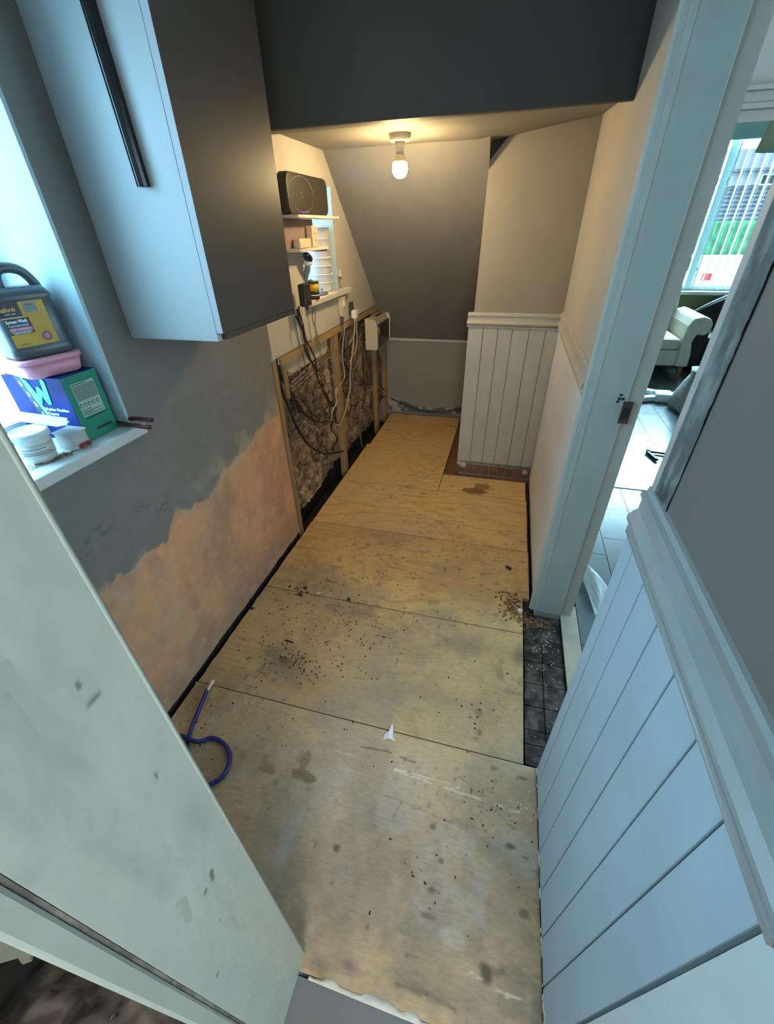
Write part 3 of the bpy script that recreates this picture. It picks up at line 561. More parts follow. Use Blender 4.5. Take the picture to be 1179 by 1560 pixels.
def bay_col(X, Y, Z):
    n = fbm(Y*10, Z*10, 151); n2 = fbm(Y*24, Z*24, 155); st = fbm(Y*14, Z*4, 158)
    c = mixc(arr((0.27, 0.19, 0.11))+0*n[:, None], arr((0.42, 0.33, 0.21)), sst(0.4, 0.62, n))
    c = mixc(c, arr((0.20, 0.125, 0.07))+0*n[:, None], sst(0.45, 0.62, st)*0.8)
    c = mixc(c, arr((0.06, 0.035, 0.02))+0*n[:, None], sst(0.57, 0.63, n2)*0.85)
    n4 = fbm(Y*60, Z*45, 172); c = mixc(c, arr((0.10, 0.065, 0.04))+0*n[:, None], sst(0.55, 0.68, n4)*0.6); c = mixc(c, arr((0.52, 0.43, 0.30))+0*n[:, None], sst(0.58, 0.7, fbm(Y*36, Z*50, 174))*0.45)
    depth = sst(XB-0.018, XB-0.05, X); c = mixc(c, arr((0.05, 0.033, 0.022))+0*n[:, None], depth*0.85)  # recess shade painted in: deeper hollows get a darker colour
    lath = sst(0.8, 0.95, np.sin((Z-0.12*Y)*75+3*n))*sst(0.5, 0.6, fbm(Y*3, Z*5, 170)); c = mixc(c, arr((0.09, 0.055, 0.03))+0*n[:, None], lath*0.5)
    pk = np.exp(-(((Y-1.97)/0.07)**2+((Z-0.80)/0.13)**2)); c = mixc(c, arr((0.44, 0.29, 0.19))+0*n[:, None], np.clip(pk*1.5, 0, 1)*0.8)
    wv = sst(0.865, 0.885, Z-0.03*(n2-0.5))*sst(2.03, 2.07, Y)*sst(2.6, 2.57, Y); c = mixc(c, arr((0.55, 0.51, 0.42))+0*n[:, None], wv*0.95)
    wl_ = np.exp(-(((Y-2.10)/0.03)**2+((Z-0.82)/0.06)**2))*sst(0.4, 0.6, n2); c = mixc(c, arr((0.6, 0.55, 0.46))+0*n[:, None], wl_*0.9)
    gr_ = sst(3.56, 3.60, Y)*sst(0.35, 0.45, Z); c = mixc(c, arr((0.16, 0.15, 0.14))+0*n[:, None], gr_*0.7)
    return c
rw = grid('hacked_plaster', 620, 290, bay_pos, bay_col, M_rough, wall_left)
part(MB().box(XL-0.119, XL-0.112, BY0, BY1, -0.12, 0.03), 'gap_shade_strip', M_pit, wall_left)  # near-black sheet behind the ragged foot, void shade put into its colour
# pale board remnant under the rail between the first two studs
part(MB().prism([(1.905, 0.862), (2.30, 0.868), (2.52, 0.862), (2.56, 0.885), (2.56, 0.945), (1.905, 0.945)], lambda a, b: (XL-0.052, a, b), lambda a, b: (XL-0.040, a, b)), 'board_remnant', mat('pale board remnant', (0.56, 0.50, 0.40), 0.8, 0.1, 20, 0.4, 50), wall_left)
# timber: top rail and studs
part(MB().box(XL-0.040, XL-0.001, 1.885, 3.66, 0.955, 0.992), 'top_rail', M_woodh, wall_left, 0.0015)
for (a, b, z0, m_) in ((1.800, 1.835, 0.0, M_wood), (1.895, 1.925, 0.78, M_wood), (2.605, 2.665, -0.02, M_wood), (3.50, 3.545, 0.0, M_wood), (3.80, 3.845, 0.0, M_wood)):
    part(MB().box(XL-0.042, XL-0.004, a, b, z0-0.1 if z0 <= 0 else z0, 0.955 if a > 1.85 else 0.985), 'stud', m_, wall_left, 0.0015)
# shadow gap between plaster edge and first stud is real: the plaster returns behind the stud
part(MB().box(XL-0.05, XL-0.004, 1.775, 1.790, 0.03, 1.0), 'plaster_return', mat('rounded plaster return', (0.22, 0.20, 0.18), 0.9, 0.1, 30), wall_left)
# pipes in the chase
for k in range(3):
    z = 0.775+k*0.022
    tag(MB().tube([(XL-0.052, 2.04, z+0.0), (XL-0.046, 2.2, z+0.015), (XL-0.046, 2.4, z+0.032), (XL-0.046, 2.60, z+0.048)], 0.007).build('pipe', M_copper),
        ['lowest of three thin pipes crossing the stripped bay', 'middle of three thin pipes crossing the stripped bay', 'uppermost of three thin pipes crossing the stripped bay'][k], 'pipe', 'pipes in the plaster chase')
# ---- cables; pixel tracks lie on the plane just in front of the hacked plaster
def smooth(pts, n=8):
    P = [Vector(p) for p in pts]; out = []
    for i in range(len(P)-1):
        p0, p1, p2, p3 = P[max(i-1, 0)], P[i], P[i+1], P[min(i+2, len(P)-1)]
        for k in range(n):
            t = k/n; out.append(0.5*((2*p1)+(p2-p0)*t+(2*p0-5*p1+4*p2-p3)*t*t+(3*p1-p0-3*p2+p3)*t**3))
    return out+[P[-1]]
XC = XL+0.007
def q4(pts, X=XC): return [onx(400+a/4, 440+b/4, X) for a, b in pts]
def cable(pts, r, m, lab, grp='loose cables in the stripped bay', X=XC, w0=0.0):
    P = smooth([p if isinstance(p, Vector) else onx(400+p[0]/4, 440+p[1]/4, X+w0*math.sin(i*1.7)) for i, p in enumerate(pts)])
    return tag(MB().tube(P, r, 6).build('cable', m), lab, 'cable', grp)
XI = XL-0.016
cable([(82, 415), (95, 520), (118, 620), (150, 700), (190, 800), (230, 880), (290, 960), (370, 1003), (440, 1000), (492, 990)], .0075, M_cabB, 'thick black cable sweeping from top left down to the tall middle stud', X=XL-0.012)
cable([(95, 415), (108, 500), (130, 570), (165, 650), (215, 720), (280, 780), (330, 810), (400, 812)], .005, M_cabB, 'black cable curving right at mid height of the bay', X=XI)
cable([(70, 420), (90, 540), (115, 650), (135, 760), (150, 850), (175, 900)], .006, M_cabG, 'grey brown cable hanging nearest the first stud', X=XI-.006)
cable([(102, 420), (120, 540), (150, 640), (185, 710), (240, 760)], .008, M_cabB, 'short thick black cable behind the sweeping one', X=XI-.012)
cable([(88, 417), (104, 560), (160, 690), (172, 800), (200, 900), (150, 920)], .004, M_cabG, 'thin grey cable looping back at the lower left', X=XI)
cable([(120, 560), (170, 640), (240, 680), (300, 760), (330, 780)], .004, M_cabB, 'thin black cable slanting across the left part of the bay', X=XI)
cable([(222, 105), (225, 150), (245, 215), (265, 310), (310, 400), (325, 450), (325, 520), (360, 600), (400, 690)], .0045, M_cabB, 'black cable falling from the charger over the rail')
cable([(215, 120), (222, 190), (252, 270), (268, 370), (300, 450), (330, 520), (345, 580)], .006, M_cabB, 'thicker black cable beside the charger cable')
cable([(200, 165), (232, 225), (250, 300), (262, 380), (290, 440), (330, 480), (340, 560), (385, 640), (415, 700)], .004, M_cabB, 'black cable bulging left over the top rail')
cable([(278, 108), (276, 150), (292, 260), (312, 380), (330, 470), (340, 540)], .0028, M_cabC, 'thin cream cable dropping from the sill edge')
cable([(300, 100), (305, 140), (306, 190), (325, 250), (330, 330), (350, 400), (352, 500)], .0026, M_cabG, 'thin grey cable dropping beside the tall yellow tin')
cable([(316, 100), (322, 160), (322, 230), (345, 320), (362, 420), (356, 520)], .0022, M_cabG, 'hair thin grey cable right of the sill cables')
cable([(240, 120), (240, 190), (243, 300), (285, 420), (290, 500)], .0025, M_cabC, 'cream flex beside the black cables above the rail')
cable([(158, 180), (172, 260), (178, 330), (215, 430), (232, 520)], .0025, M_cabC, 'cream flex leftmost above the top rail')
cable([(190, 175), (210, 260), (222, 330), (255, 440), (262, 510)], .0030, M_cabG, 'grey flex between the two cream ones above the rail')
cable([(553, 172), (560, 230), (552, 330), (543, 420), (533, 520), (534, 600), (515, 690), (500, 760), (478, 815), (460, 832), (448, 828)], .0045, M_cabC, 'long cream cable hanging from the white plug', X=XL+.012)
cable([(495, 195), (497, 260), (485, 400), (500, 530), (470, 590), (448, 645), (446, 700), (420, 760), (425, 800)], .0038, M_cabC, 'kinked cream cable in front of the tall middle stud', X=XL+.008)
cable([(562, 160), (572, 230), (575, 330), (560, 400), (540, 425), (532, 460)], .0038, M_cabC, 'short cream cable joining the plug cable', X=XL+.008)
cable([(478, 190), (488, 250), (470, 330), (480, 440)], .003, M_cabG, 'grey lead below the white switch box')
cable([(580, 530), (582, 600), (592, 700), (585, 760), (592, 860), (600, 920), (606, 965)], .0055, M_cabG, 'grey cable reaching down to the floor gap', X=XI)
cable([(608, 250), (612, 360), (614, 500), (624, 620), (620, 680), (600, 730)], .005, M_cabB, 'dark cable hanging left of the cream heater box', X=XI)
cable([(420, 690), (408, 750), (425, 800), (420, 860), (455, 910), (430, 960), (428, 985)], .0045, M_cabB, 'zigzag black lead at the foot of the tangle', X=XI)
cable([(400, 690), (440, 730), (400, 790), (380, 740), (420, 700), (450, 740), (415, 830)], .004, M_cabB, 'knotted black cable in the middle of the tangle', X=XI)
cable([(260, 560), (300, 600), (350, 640), (395, 690), (330, 720), (290, 715)], .003, M_cabG, 'thin grey loop below the pipes', X=XI)
cable([(330, 580), (345, 555), (370, 590), (340, 600), (330, 580)], .003, M_cabB, 'tiny black coil just below the pipes', X=XI)
cable([(490, 300), (470, 360), (490, 430), (520, 500), (500, 560)], .006, M_cabB, 'thick dark cable behind the cream ones', X=XI-.004)
cable([(530, 230), (505, 320), (520, 390), (560, 470), (545, 560), (560, 640)], .006, M_cabG, 'thick grey cable right of the middle stud', X=XI-.004)
cable([(600, 190), (580, 260), (545, 330), (520, 360), (490, 390)], .005, M_cabB, 'dark cable slanting down from the rail to the middle stud', X=XI)
cable([(640, 170), (620, 230), (590, 300), (585, 400), (560, 480)], .005, M_cabG, 'grey cable coming over the rail by the heater box', X=XI)
cable([(170, 640), (210, 760), (190, 820), (230, 760), (300, 830), (380, 830), (430, 790)], .0035, M_cabG, 'grey lead curling under the black cables', X=XI-.004)
cable([(440, 720), (455, 690), (442, 640), (455, 600)], .0045, M_cabC, 'short cream stub by the middle stud', X=XI)
tg = MB(); rr_ = random.Random(31)
for k in range(46):
    if k < 30: x0, y0 = rr_.uniform(200, 430), rr_.uniform(460, 760)
    else: x0, y0 = rr_.uniform(480, 600), rr_.uniform(230, 640)
    pts_ = [(x0, y0)]; a_ = rr_.uniform(0.6, 2.4)
    for q_ in range(rr_.randint(3, 6)):
        a_ += rr_.uniform(-.9, .9); pts_.append((pts_[-1][0]+38*math.cos(a_), pts_[-1][1]+46*math.sin(a_)))
    pts_ = [(min(max(p_[0], 150), 612), min(p_[1], 880)) for p_ in pts_]
    P_ = smooth([onx(400+p_[0]/4, 440+p_[1]/4, XL-0.024+rr_.uniform(-.006, .006)) for p_ in pts_], 5)
    tg.tube(P_, rr_.choice([.0018, .0024, .003]), 5)
part(tg, 'wire_tangle', mat('dusty thin wires', (0.05, 0.038, 0.028), 0.7, 0.5, 20, col2=(0.16, 0.12, 0.08)), wall_left)['kind'] = 'stuff'
for k_ in range(3):
    cable([(86+k_*9, 418+k_*2), (100+k_*10, 500), (128+k_*12, 590+k_*12), (170+k_*16, 680), (205+k_*25, 740+k_*8), (250+k_*30, 770+k_*14)], (.0055, .0045, .004)[k_], M_cabB, ['black cable nearest the first stud in the upper left bundle', 'middle black cable of the upper left bundle', 'black cable on the right of the upper left bundle'][k_], X=XI-.010+k_*.004)
cable([(700, 560), (720, 600), (760, 630), (740, 660), (720, 650), (715, 690)], .006, M_cabB, 'black cable bunch low in the far corner', X=XI)
tag(MB().tube(smooth([Vector((XL+0.03, YB-0.02, 0.135)), Vector((-0.93, YB-0.02, 0.10)), Vector((-0.80, YB-0.02, 0.055)), Vector((-0.66, YB-0.02, 0.028)), Vector((-0.55, YB-0.02, 0.03)), Vector((-0.42, YB-0.02, 0.055)), Vector((-0.25, YB-0.02, 0.09))]), 0.008, 8).build('cable', mat('dark green cable', (0.05, 0.055, 0.04), 0.6, 0.1, 30)), 'dark cable sagging along the foot of the back wall', 'cable')
# torn skirting zone of the back wall: bare patches
def sz(U, V):
    x = XL+0.005+U*0.80; top = 0.055+0.055*np.exp(-((x+1.0)/0.12)**2)+0.03*vnoise(x*14, x*0, 181)+0.02*sst(-0.5, -0.3, x); z = 0.004+V*top
    return x, YB-0.004-0.004*vnoise(x*30, z*30, 183), z
def szc(X, Y, Z):
    n = fbm(X*14, Z*14, 185); c = mixc(arr((0.42, 0.37, 0.30))+0*n[:, None], arr((0.13, 0.145, 0.15)), sst(0.47, 0.5, n+0.25*np.exp(-((X+0.83)/0.10)**2)-0.12*np.exp(-((X+0.98)/0.05)**2)-0.08*sst(-0.55, -0.4, X)))
    for (x, z, r) in ((-0.72, 0.05, .016), (-0.90, 0.06, .009), (-0.86, 0.028, .009), (-0.93, 0.03, .01)):
        c = mixc(c, arr((0.5, 0.48, 0.42))+0*n[:, None], sst(r*1.2, r*0.8, np.sqrt((X-x)**2+(Z-z)**2)))
    return c
grid('torn_skirting_strip', 260, 30, sz, szc, M_wallattr, wall_back)
# ---- fuse box / heater like casing on the wall at the far end
fb = thing('fuse_box', 'cream wall box with a dark front cover at the far end of the left wall', 'fuse box', (XL, 3.2, 0.70))
fy0, fy1, fx, fz0, fz1 = 3.215, 3.62, -0.95, 0.725, 0.945
M_fb = mat('aged cream plastic', (0.56, 0.50, 0.37), 0.45, 0.04, 10)
prof = [(XL+0.0, fz0), (fx-0.004, fz0), (fx, fz0+0.02), (fx, fz1-0.045), (fx-0.008, fz1-0.018), (fx-0.028, fz1-0.002), (XL+0.0, fz1)]
side = [(XL, fz0), (fx-0.004, fz0), (fx, fz0+0.02), (fx, fz1-0.045), (fx-0.008, fz1-0.018), (fx-0.028, fz1-0.002), (XL, fz1)]
part(MB().prism(side, lambda a, b: (a+0.001, fy0, b), lambda a, b: (a+0.001, fy0+0.035, b)), 'end_cap', M_fb, fb, 0.003)
part(MB().prism([(XL+0.001, fz0+0.02), (fx-0.02, fz0+0.02), (fx-0.02, fz1-0.05), (fx-0.032, fz1-0.006), (XL+0.001, fz1-0.004)], lambda a, b: (a, fy0+0.035, b), lambda a, b: (a, fy1-0.02, b)), 'body', M_fb, fb, 0.003)
part(MB().prism(side, lambda a, b: (a+0.001, fy1-0.02, b), lambda a, b: (a+0.001, fy1, b)), 'end_cap', M_fb, fb, 0.003)
cv = part(MB().box(fx-0.019, fx-0.004, fy0+0.037, fy1-0.022, fz0+0.006, fz1-0.052), 'cover', mat('smoked cover', (0.022, 0.018, 0.013), 0.25, 0.03, 9), fb, 0.003)
part(MB().box(fx-0.004, fx-0.003, fy0+0.05, fy0+0.09, fz1-0.12, fz1-0.065), 'sticker', mat('yellow green sticker', (0.45, 0.46, 0.16), 0.6, 0.05, 20), cv)
part(MB().box(fx-0.004, fx-0.0025, fy0+0.058, fy0+0.082, fz1-0.112, fz1-0.10), 'sticker_print', mat('sticker print', (0.08, 0.10, 0.05), 0.6, 0.02, 20), cv)
part(MB().box(fx-0.06, fx-0.035, fy0+0.15, fy0+0.30, fz1-0.005, fz1+0.001), 'top_slot', M_blackp, fb, 0.001)
# ---- switch box with leads, socket with plug on the plasterboard
sb = thing('switch_box', 'narrow white spur switch box below the sill end', 'switch', (XL, 2.72, 1.03))
part(MB().box(XL+0.001, XL+0.028, 2.695, 2.765, 1.045, 1.158), 'body', M_fb, sb, 0.004)
part(MB().box(XL+0.028, XL+0.0345, 2.715, 2.745, 1.10, 1.135), 'rocker', M_whiteclean, sb, 0.002)
for z in (1.075, 1.09): part(MB().sphere((XL+0.0285, 2.73, z), 0.004, 0.6), 'screw', M_cabG, sb)
for y in (2.705, 2.722, 2.74): part(MB().tube([(XL+0.012, y, 1.046), (XL+0.015, y+0.004, 1.02), (XL+0.012, y-0.004, 0.995)], 0.003), 'wire', M_cabG, sb)
so = thing('wall_socket', 'dark grey single wall socket just above the timber rail', 'socket', (XL, 2.90, 1.0))
part(MB().box(XL+0.001, XL+0.010, 2.885, 2.965, 1.015, 1.10), 'faceplate', mat('dark grey plate', (0.10, 0.095, 0.085), 0.35, 0.05, 20, metal=0.6), so, 0.003)
pg = thing('plug', 'white plug pushed into the dark grey socket', 'plug', (XL+0.012, 2.93, 1.0))
part(MB().box(XL+0.0115, XL+0.045, 2.895, 2.950, 1.000, 1.052), 'body', M_whiteclean, pg, 0.007)
part(MB().tube([(XL+0.03, 2.922, 1.0), (XL+0.025, 2.924, 0.975)], [0.006, 0.0045]), 'strain_relief', M_whiteclean, pg)

# ================================================================== OBJECTS
def text(body, size, frame, m, parent, name='print', ext=0.0004, bold=0, align='LEFT'):
    """frame(u,v,w)->world point; text laid along u with v up, w out of the face"""
    cu = bpy.data.curves.new(name, 'FONT'); cu.body = body; cu.size = size; cu.extrude = 0.0; cu.offset = bold; cu.resolution_u = 2; cu.align_x = align
    t = bpy.data.objects.new(name, cu); COL.objects.link(t)
    me = bpy.data.meshes.new_from_object(t.evaluated_get(bpy.context.evaluated_depsgraph_get()))
    bpy.data.objects.remove(t)
    for v in me.vertices: v.co = frame(v.co.x, v.co.y, ext)
    me.materials.clear(); me.materials.append(m); o = bpy.data.objects.new(name, me); COL.objects.link(o)
    q = parent; off = Vector((0, 0, 0))
    while q is not None: off += Vector(q.location); q = q.parent
    o.parent = parent; o.location = -off; return o
def quadplate(name, frame, u0, u1, v0, v1, w, m, parent, th=0.0003):
    mb = MB(); pts = [(u0, v0), (u1, v0), (u1, v1), (u0, v1)]
    return part(mb.prism(pts, lambda a, b: frame(a, b, w), lambda a, b: frame(a, b, w+th)), name, m, parent)
# ---- wall cabinet
cb = thing('wall_cabinet', 'tall grey painted wall cabinet with a long black handle beside the window', 'cabinet', (-0.9, 1.25, 1.254))
part(MB().box(-1.044, -0.757, 1.037, 1.056, 1.254, 2.22), 'door', M_cab, cb, 0.0012)
dr = [o for o in bpy.data.objects if o.parent == cb][0]
hp = [(-0.0125, 0), (-0.0125, -0.012), (-0.009, -0.020), (0.0, -0.0235), (0.009, -0.020), (0.0125, -0.012), (0.0125, 0)]
part(MB().prism(hp, lambda a, b: (-0.853+a, 1.0365+b, 1.590), lambda a, b: (-0.874+a, 1.0365+b, 2.12)), 'handle', M_black, dr, 0.001)
part(MB().box(-0.755, -0.738, 1.037, 1.475, 1.274, 2.22), 'side_panel', M_cabside, cb, 0.0008)
part(MB().box(-0.7553, -0.7375, 1.0362, 1.0372, 1.276, 2.22), 'front_edging', mat('edge band', (0.36, 0.38, 0.41), 0.4, 0.02, 9), cb)
part(MB().box(-1.044, -0.741, 1.058, 1.472, 1.256, 1.273), 'bottom_panel', M_cabside, cb, 0.001)
part(MB().box(-1.044, -0.7385, 1.4725, 1.478, 1.256, 2.22), 'back_panel', M_cabside, cb)
# ---- cleaning box with a big W
SZ = 1.033
bxw = thing('cleaner_box', 'blue and green carton of washing machine cleaner with a turquoise W on the sill', 'box', (-1.16, 0.85, SZ))
M_bxblue = mat('carton blue', (0.012, 0.035, 0.26), 0.6, 0.15, 9, col2=(0.006, 0.012, 0.10), spec=0.2); M_green = mat('carton green', (0.035, 0.25, 0.17), 0.55, 0.03, 9, spec=0.2)
part(MB().box(-1.268, -1.0715, 0.800, 0.906, SZ, 1.204), 'carton', M_bxblue, bxw, 0.0008)
fs = lambda u, v, w_: Vector((-1.0708+w_, 0.800+u, SZ+v))       # green side faces the room
ff = lambda u, v, w_: Vector((-1.27+u, 0.7993-w_, SZ+v))         # blue front faces the doorway
quadplate('side_print', fs, 0.0005, 0.1055, 0.0005, 0.1705, 0, M_green, bxw)
M_pg = mat('printed grey panel', (0.18, 0.26, 0.24), 0.6, 0.03, 20); M_pw = mat('pale green print', (0.36, 0.50, 0.44), 0.5, 0.03, 20); M_ink = mat('dark ink', (0.01, 0.03, 0.03), 0.6, 0, 10)
quadplate('info_panel', fs, 0.018, 0.088, 0.062, 0.150, 0.0004, M_pw, bxw); quadplate('info_block', fs, 0.020, 0.086, 0.104, 0.143, 0.0008, M_pg, bxw)
quadplate('info_line', fs, 0.021, 0.062, 0.1455, 0.1475, 0.0008, M_ink, bxw); quadplate('slot_mark', fs, 0.040, 0.092, 0.020, 0.0255, 0.0005, M_ink, bxw); quadplate('info_line', fs, 0.020, 0.088, 0.056, 0.0585, 0.0005, M_ink, bxw)
for i, z in enumerate((0.079, 0.074, 0.070, 0.066)): quadplate('info_line', fs, 0.021, 0.050+0.033*(i % 2), z, z+0.0015, 0.0008, M_ink, bxw)
for u in (0.024, 0.038, 0.050, 0.063, 0.077):
    part(MB().lathe([(0.0052, 0), (0.0052, 0.0006)], (0, 0, 0), 10, 1, 1, Matrix.Translation(fs(u, 0.092, 0.0006)) @ Matrix.Rotation(PI/2, 4, 'Y')), 'symbol', M_ink, bxw)
    part(MB().lathe([(0.0036, 0), (0.0036, 0.0006)], (0, 0, 0), 10, 1, 1, Matrix.Translation(fs(u, 0.092, 0.001)) @ Matrix.Rotation(PI/2, 4, 'Y')), 'symbol_centre', M_pw, bxw)
M_turq = mat('turquoise print', (0.02, 0.62, 0.58), 0.4, 0.02, 10); M_txt = mat('white print', (0.75, 0.85, 0.9), 0.5, 0.01, 10)
wpts = [(0.080, 0.156), (0.098, 0.106), (0.113, 0.140), (0.128, 0.106), (0.137, 0.160)]
ws = smooth([ff(u, v, 0.001) for u, v in wpts], 6)
# flat thick stroke W
mbw = MB()
for i in range(len(wpts)-1):
    a, b = Vector(wpts[i]), Vector(wpts[i+1]); d = (b-a).normalized(); nn = Vector((-d.y, d.x))*0.0068
    pts = [tuple(a+nn), tuple(b+nn), tuple(b-nn), tuple(a-nn)]; e = 0.0008+0.0001*i
    mbw.prism(pts, lambda p, q, e=e: ff(p, q, 0.0002), lambda p, q, e=e: ff(p, q, e))
for (u, v) in wpts:
    pts = [(u+0.0068*math.cos(k*PI/8), v+0.0068*math.sin(k*PI/8)) for k in range(16)]; mbw.prism(pts, lambda p, q: ff(p, q, 0.0002), lambda p, q: ff(p, q, 0.0013))
part(mbw, 'letter_w', M_turq, bxw)
text('Washing Machine', 0.0115, lambda u, v, w_: ff(0.100+u, 0.083+v, 0.0008), M_txt, bxw, bold=0.0004); text('Cleaner', 0.0115, lambda u, v, w_: ff(0.106+u, 0.071+v, 0.0008), M_txt, bxw, bold=0.0004)
quadplate('print_line', ff, 0.112, 0.165, 0.064, 0.066, 0.0004, M_txt, bxw); quadplate('print_bar', ff, 0.115, 0.165, 0.052, 0.060, 0.0004, mat('aqua band', (0.2, 0.55, 0.62), 0.5), bxw); quadplate('print_line', ff, 0.172, 0.196, 0.014, 0.016, 0.0004, M_txt, bxw)
mb = MB().prism([(0.066, 0.171), (0.074, 0.171), (0.112, 0.060), (0.100, 0.055)], lambda p, q: ff(p, q, 0.0002), lambda p, q: ff(p, q, 0.0006)); part(mb, 'print_stripe', mat('pale green stripe', (0.18, 0.55, 0.42), 0.5), bxw)
mb = MB().prism([(0.046, 0.171), (0.066, 0.171), (0.100, 0.055), (0.082, 0.045)], lambda p, q: ff(p, q, 0.0002), lambda p, q: ff(p, q, 0.0006)); part(mb, 'print_stripe', mat('dark green stripe', (0.008, 0.05, 0.06), 0.5), bxw)
for k in range(4): part(MB().prism([(0.056+k*0.009, 0.158-k*0.027), (0.060+k*0.009, 0.158-k*0.027), (0.064+k*0.009, 0.146-k*0.027), (0.059+k*0.009, 0.144-k*0.027)], lambda p, q: ff(p, q, 0.0006), lambda p, q: ff(p, q, 0.0009)), 'print_mark', M_txt, bxw)
# ---- pink tub lying on the carton
A0 = Vector((-1.126, 0.762, 0)); U0 = Vector((0.2563, 0.9666, 0)); N0 = Vector((0.9666, -0.2563, 0))
def jf(u, z, w_): return A0+U0*u+N0*w_+Vector((0, 0, z))
def rrect(u0, u1, w0, w1, r, n=5):
    out = []
    for (cx, cy, a0) in ((u1-r, w1-r, 0), (u0+r, w1-r, PI/2), (u0+r, w0+r, PI), (u1-r, w0+r, 1.5*PI)):
        out += [(cx+r*math.cos(a0+k*PI/2/n), cy+r*math.sin(a0+k*PI/2/n)) for k in range(n+1)]
    return out
def loft(levels, m=None):
    """levels: list of (polygon, z) with equal counts"""
    mb = MB(); n = len(levels[0][0]); vs = [jf(p[0], z, p[1]) for poly, z in levels for p in poly]
    fs_ = [tuple(range(n))[::-1], tuple(range((len(levels)-1)*n, len(levels)*n))]
    fs_ += [(i*n+k, i*n+(k+1) % n, (i+1)*n+(k+1) % n, (i+1)*n+k) for i in range(len(levels)-1) for k in range(n)]
    return mb.quadify(vs, fs_, True)
pk = thing('pink_tub', 'shallow pink plastic tub lying on the carton under the grey jug', 'tub', (-1.15, 0.85, 1.2045))
M_pink = mat('pink plastic', (0.72, 0.30, 0.40), 0.4, 0.03, 9)
R_ = lambda e, r: rrect(0.0-e, 0.143+e, -0.150-e, 0.014+e, r)
part(loft([(R_(-0.012, 0.02), 1.2050), (R_(-0.006, 0.026), 1.209), (R_(0.0, 0.03), 1.240)]), 'tub_body', M_pink, pk); part(loft([(R_(0.004, 0.032), 1.2405), (R_(0.004, 0.032), 1.2495), (R_(0.0, 0.03), 1.2515)]), 'lid', M_pink, pk)
# ---- grey jug of screen wash
jg = thing('screen_wash_jug', 'grey plastic jug with a yellow and black label standing on the pink tub', 'jug', (A0.x-0.05, A0.y+0.06, 1.252))
M_jug = mat('grey blue plastic', (0.075, 0.09, 0.10), 0.35, 0.03, 9)
jr = lambda e, s: rrect(0.0+e, 0.137-e, -0.092+e, -e+0.0, 0.016)
part(loft([(jr(0.006, 0), 1.2525), (jr(0.0, 0), 1.258), (jr(0.0, 0), 1.275), (jr(0.0025, 0), 1.279), (jr(0.0025, 0), 1.378), (jr(0.0, 0), 1.384), (jr(0.004, 0), 1.394), (rrect(0.018, 0.128, -0.078, -0.014, 0.014), 1.404)]), 'body', M_jug, jg)
part(MB().tube(smooth([jf(0.050, 1.395, -0.045), jf(0.052, 1.425, -0.045), jf(0.066, 1.441, -0.045), (jf(0.092, 1.441, -0.045)), jf(0.112, 1.430, -0.045), jf(0.126, 1.405, -0.045), jf(0.128, 1.385, -0.045)], 5), 0.0115, 10), 'handle', M_jug, jg)
nk = part(MB().lathe([(0.019, 0), (0.017, 0.022), (0.017, 0.03)], tuple(jf(0.026, 1.398, -0.045)), 16), 'neck', M_jug, jg)
part(MB().lathe([(0.021, 0), (0.021, 0.022), (0.019, 0.025)], tuple(jf(0.026, 1.425, -0.045)), 20), 'cap', M_blackp, jg)
def lf(u, v, w_): return jf(u, 1.252+v, -0.0022+w_)
M_yel = mat('yellow label', (0.62, 0.38, 0.03), 0.45, 0.12, 14, col2=(0.48, 0.27, 0.02)); M_lblk = mat('label black', (0.008, 0.008, 0.016), 0.4)
quadplate('label', lf, 0.012, 0.107, 0.028, 0.124, 0.0, M_yel, jg); quadplate('label_head', lf, 0.008, 0.054, 0.094, 0.124, 0.0004, M_lblk, jg); quadplate('label_block', lf, 0.012, 0.064, 0.057, 0.091, 0.0004, M_lblk, jg)
quadplate('label_rule', lf, 0.008, 0.054, 0.0915, 0.0935, 0.0006, mat('beige rule', (0.6, 0.5, 0.38), 0.5), jg)
quadplate('label_corner', lf, 0.062, 0.090, 0.100, 0.122, 0.0004, mat('grey label patch', (0.22, 0.24, 0.24), 0.5), jg)
text('halfords', 0.0125, lambda u, v, w_: lf(0.012+u*0.8, 0.106+v, 0.0009), mat('label orange print', (0.75, 0.45, 0.12), 0.5), jg, bold=0.0003)
text('SINCE 1892', 0.0045, lambda u, v, w_: lf(0.019+u, 0.099+v, 0.0009), M_txt, jg)
text('Screen Wash', 0.0094, lambda u, v, w_: lf(0.0135+u*0.88, 0.0815+v, 0.0009), M_txt, jg, bold=0.0004); text('Concentrated', 0.0088, lambda u, v, w_: lf(0.0145+u*0.86, 0.0735+v, 0.0009), M_txt, jg)
quadplate('pink_band', lf, 0.0145, 0.062, 0.064, 0.0715, 0.0006, mat('pink print', (0.62, 0.16, 0.36), 0.5), jg); text('BERRY FRAGRANCE', 0.0052, lambda u, v, w_: lf(0.0165+u*0.86, 0.0660+v, 0.0012), M_txt, jg)
quadplate('print_line', lf, 0.016, 0.060, 0.0612, 0.0624, 0.0006, M_txt, jg); quadplate('print_line', lf, 0.020, 0.056, 0.0585, 0.0597, 0.0006, M_txt, jg)
text('MIXES', 0.0062, lambda u, v, w_: lf(0.067+u, 0.114+v, 0.0008), M_lblk, jg); text('UP TO 50L', 0.0042, lambda u, v, w_: lf(0.067+u, 0.107+v, 0.0008), M_lblk, jg)
cir = lambda r, e: [(0.0855+r*math.cos(k*PI/12), 0.045+r*math.sin(k*PI/12)) for k in range(24)]
bd = part(MB().prism(cir(0.0105, 0), lambda p, q: lf(p, q, 0.0003), lambda p, q: lf(p, q, 0.0008)), 'badge', mat('maroon badge', (0.16, 0.02, 0.06), 0.4), jg)
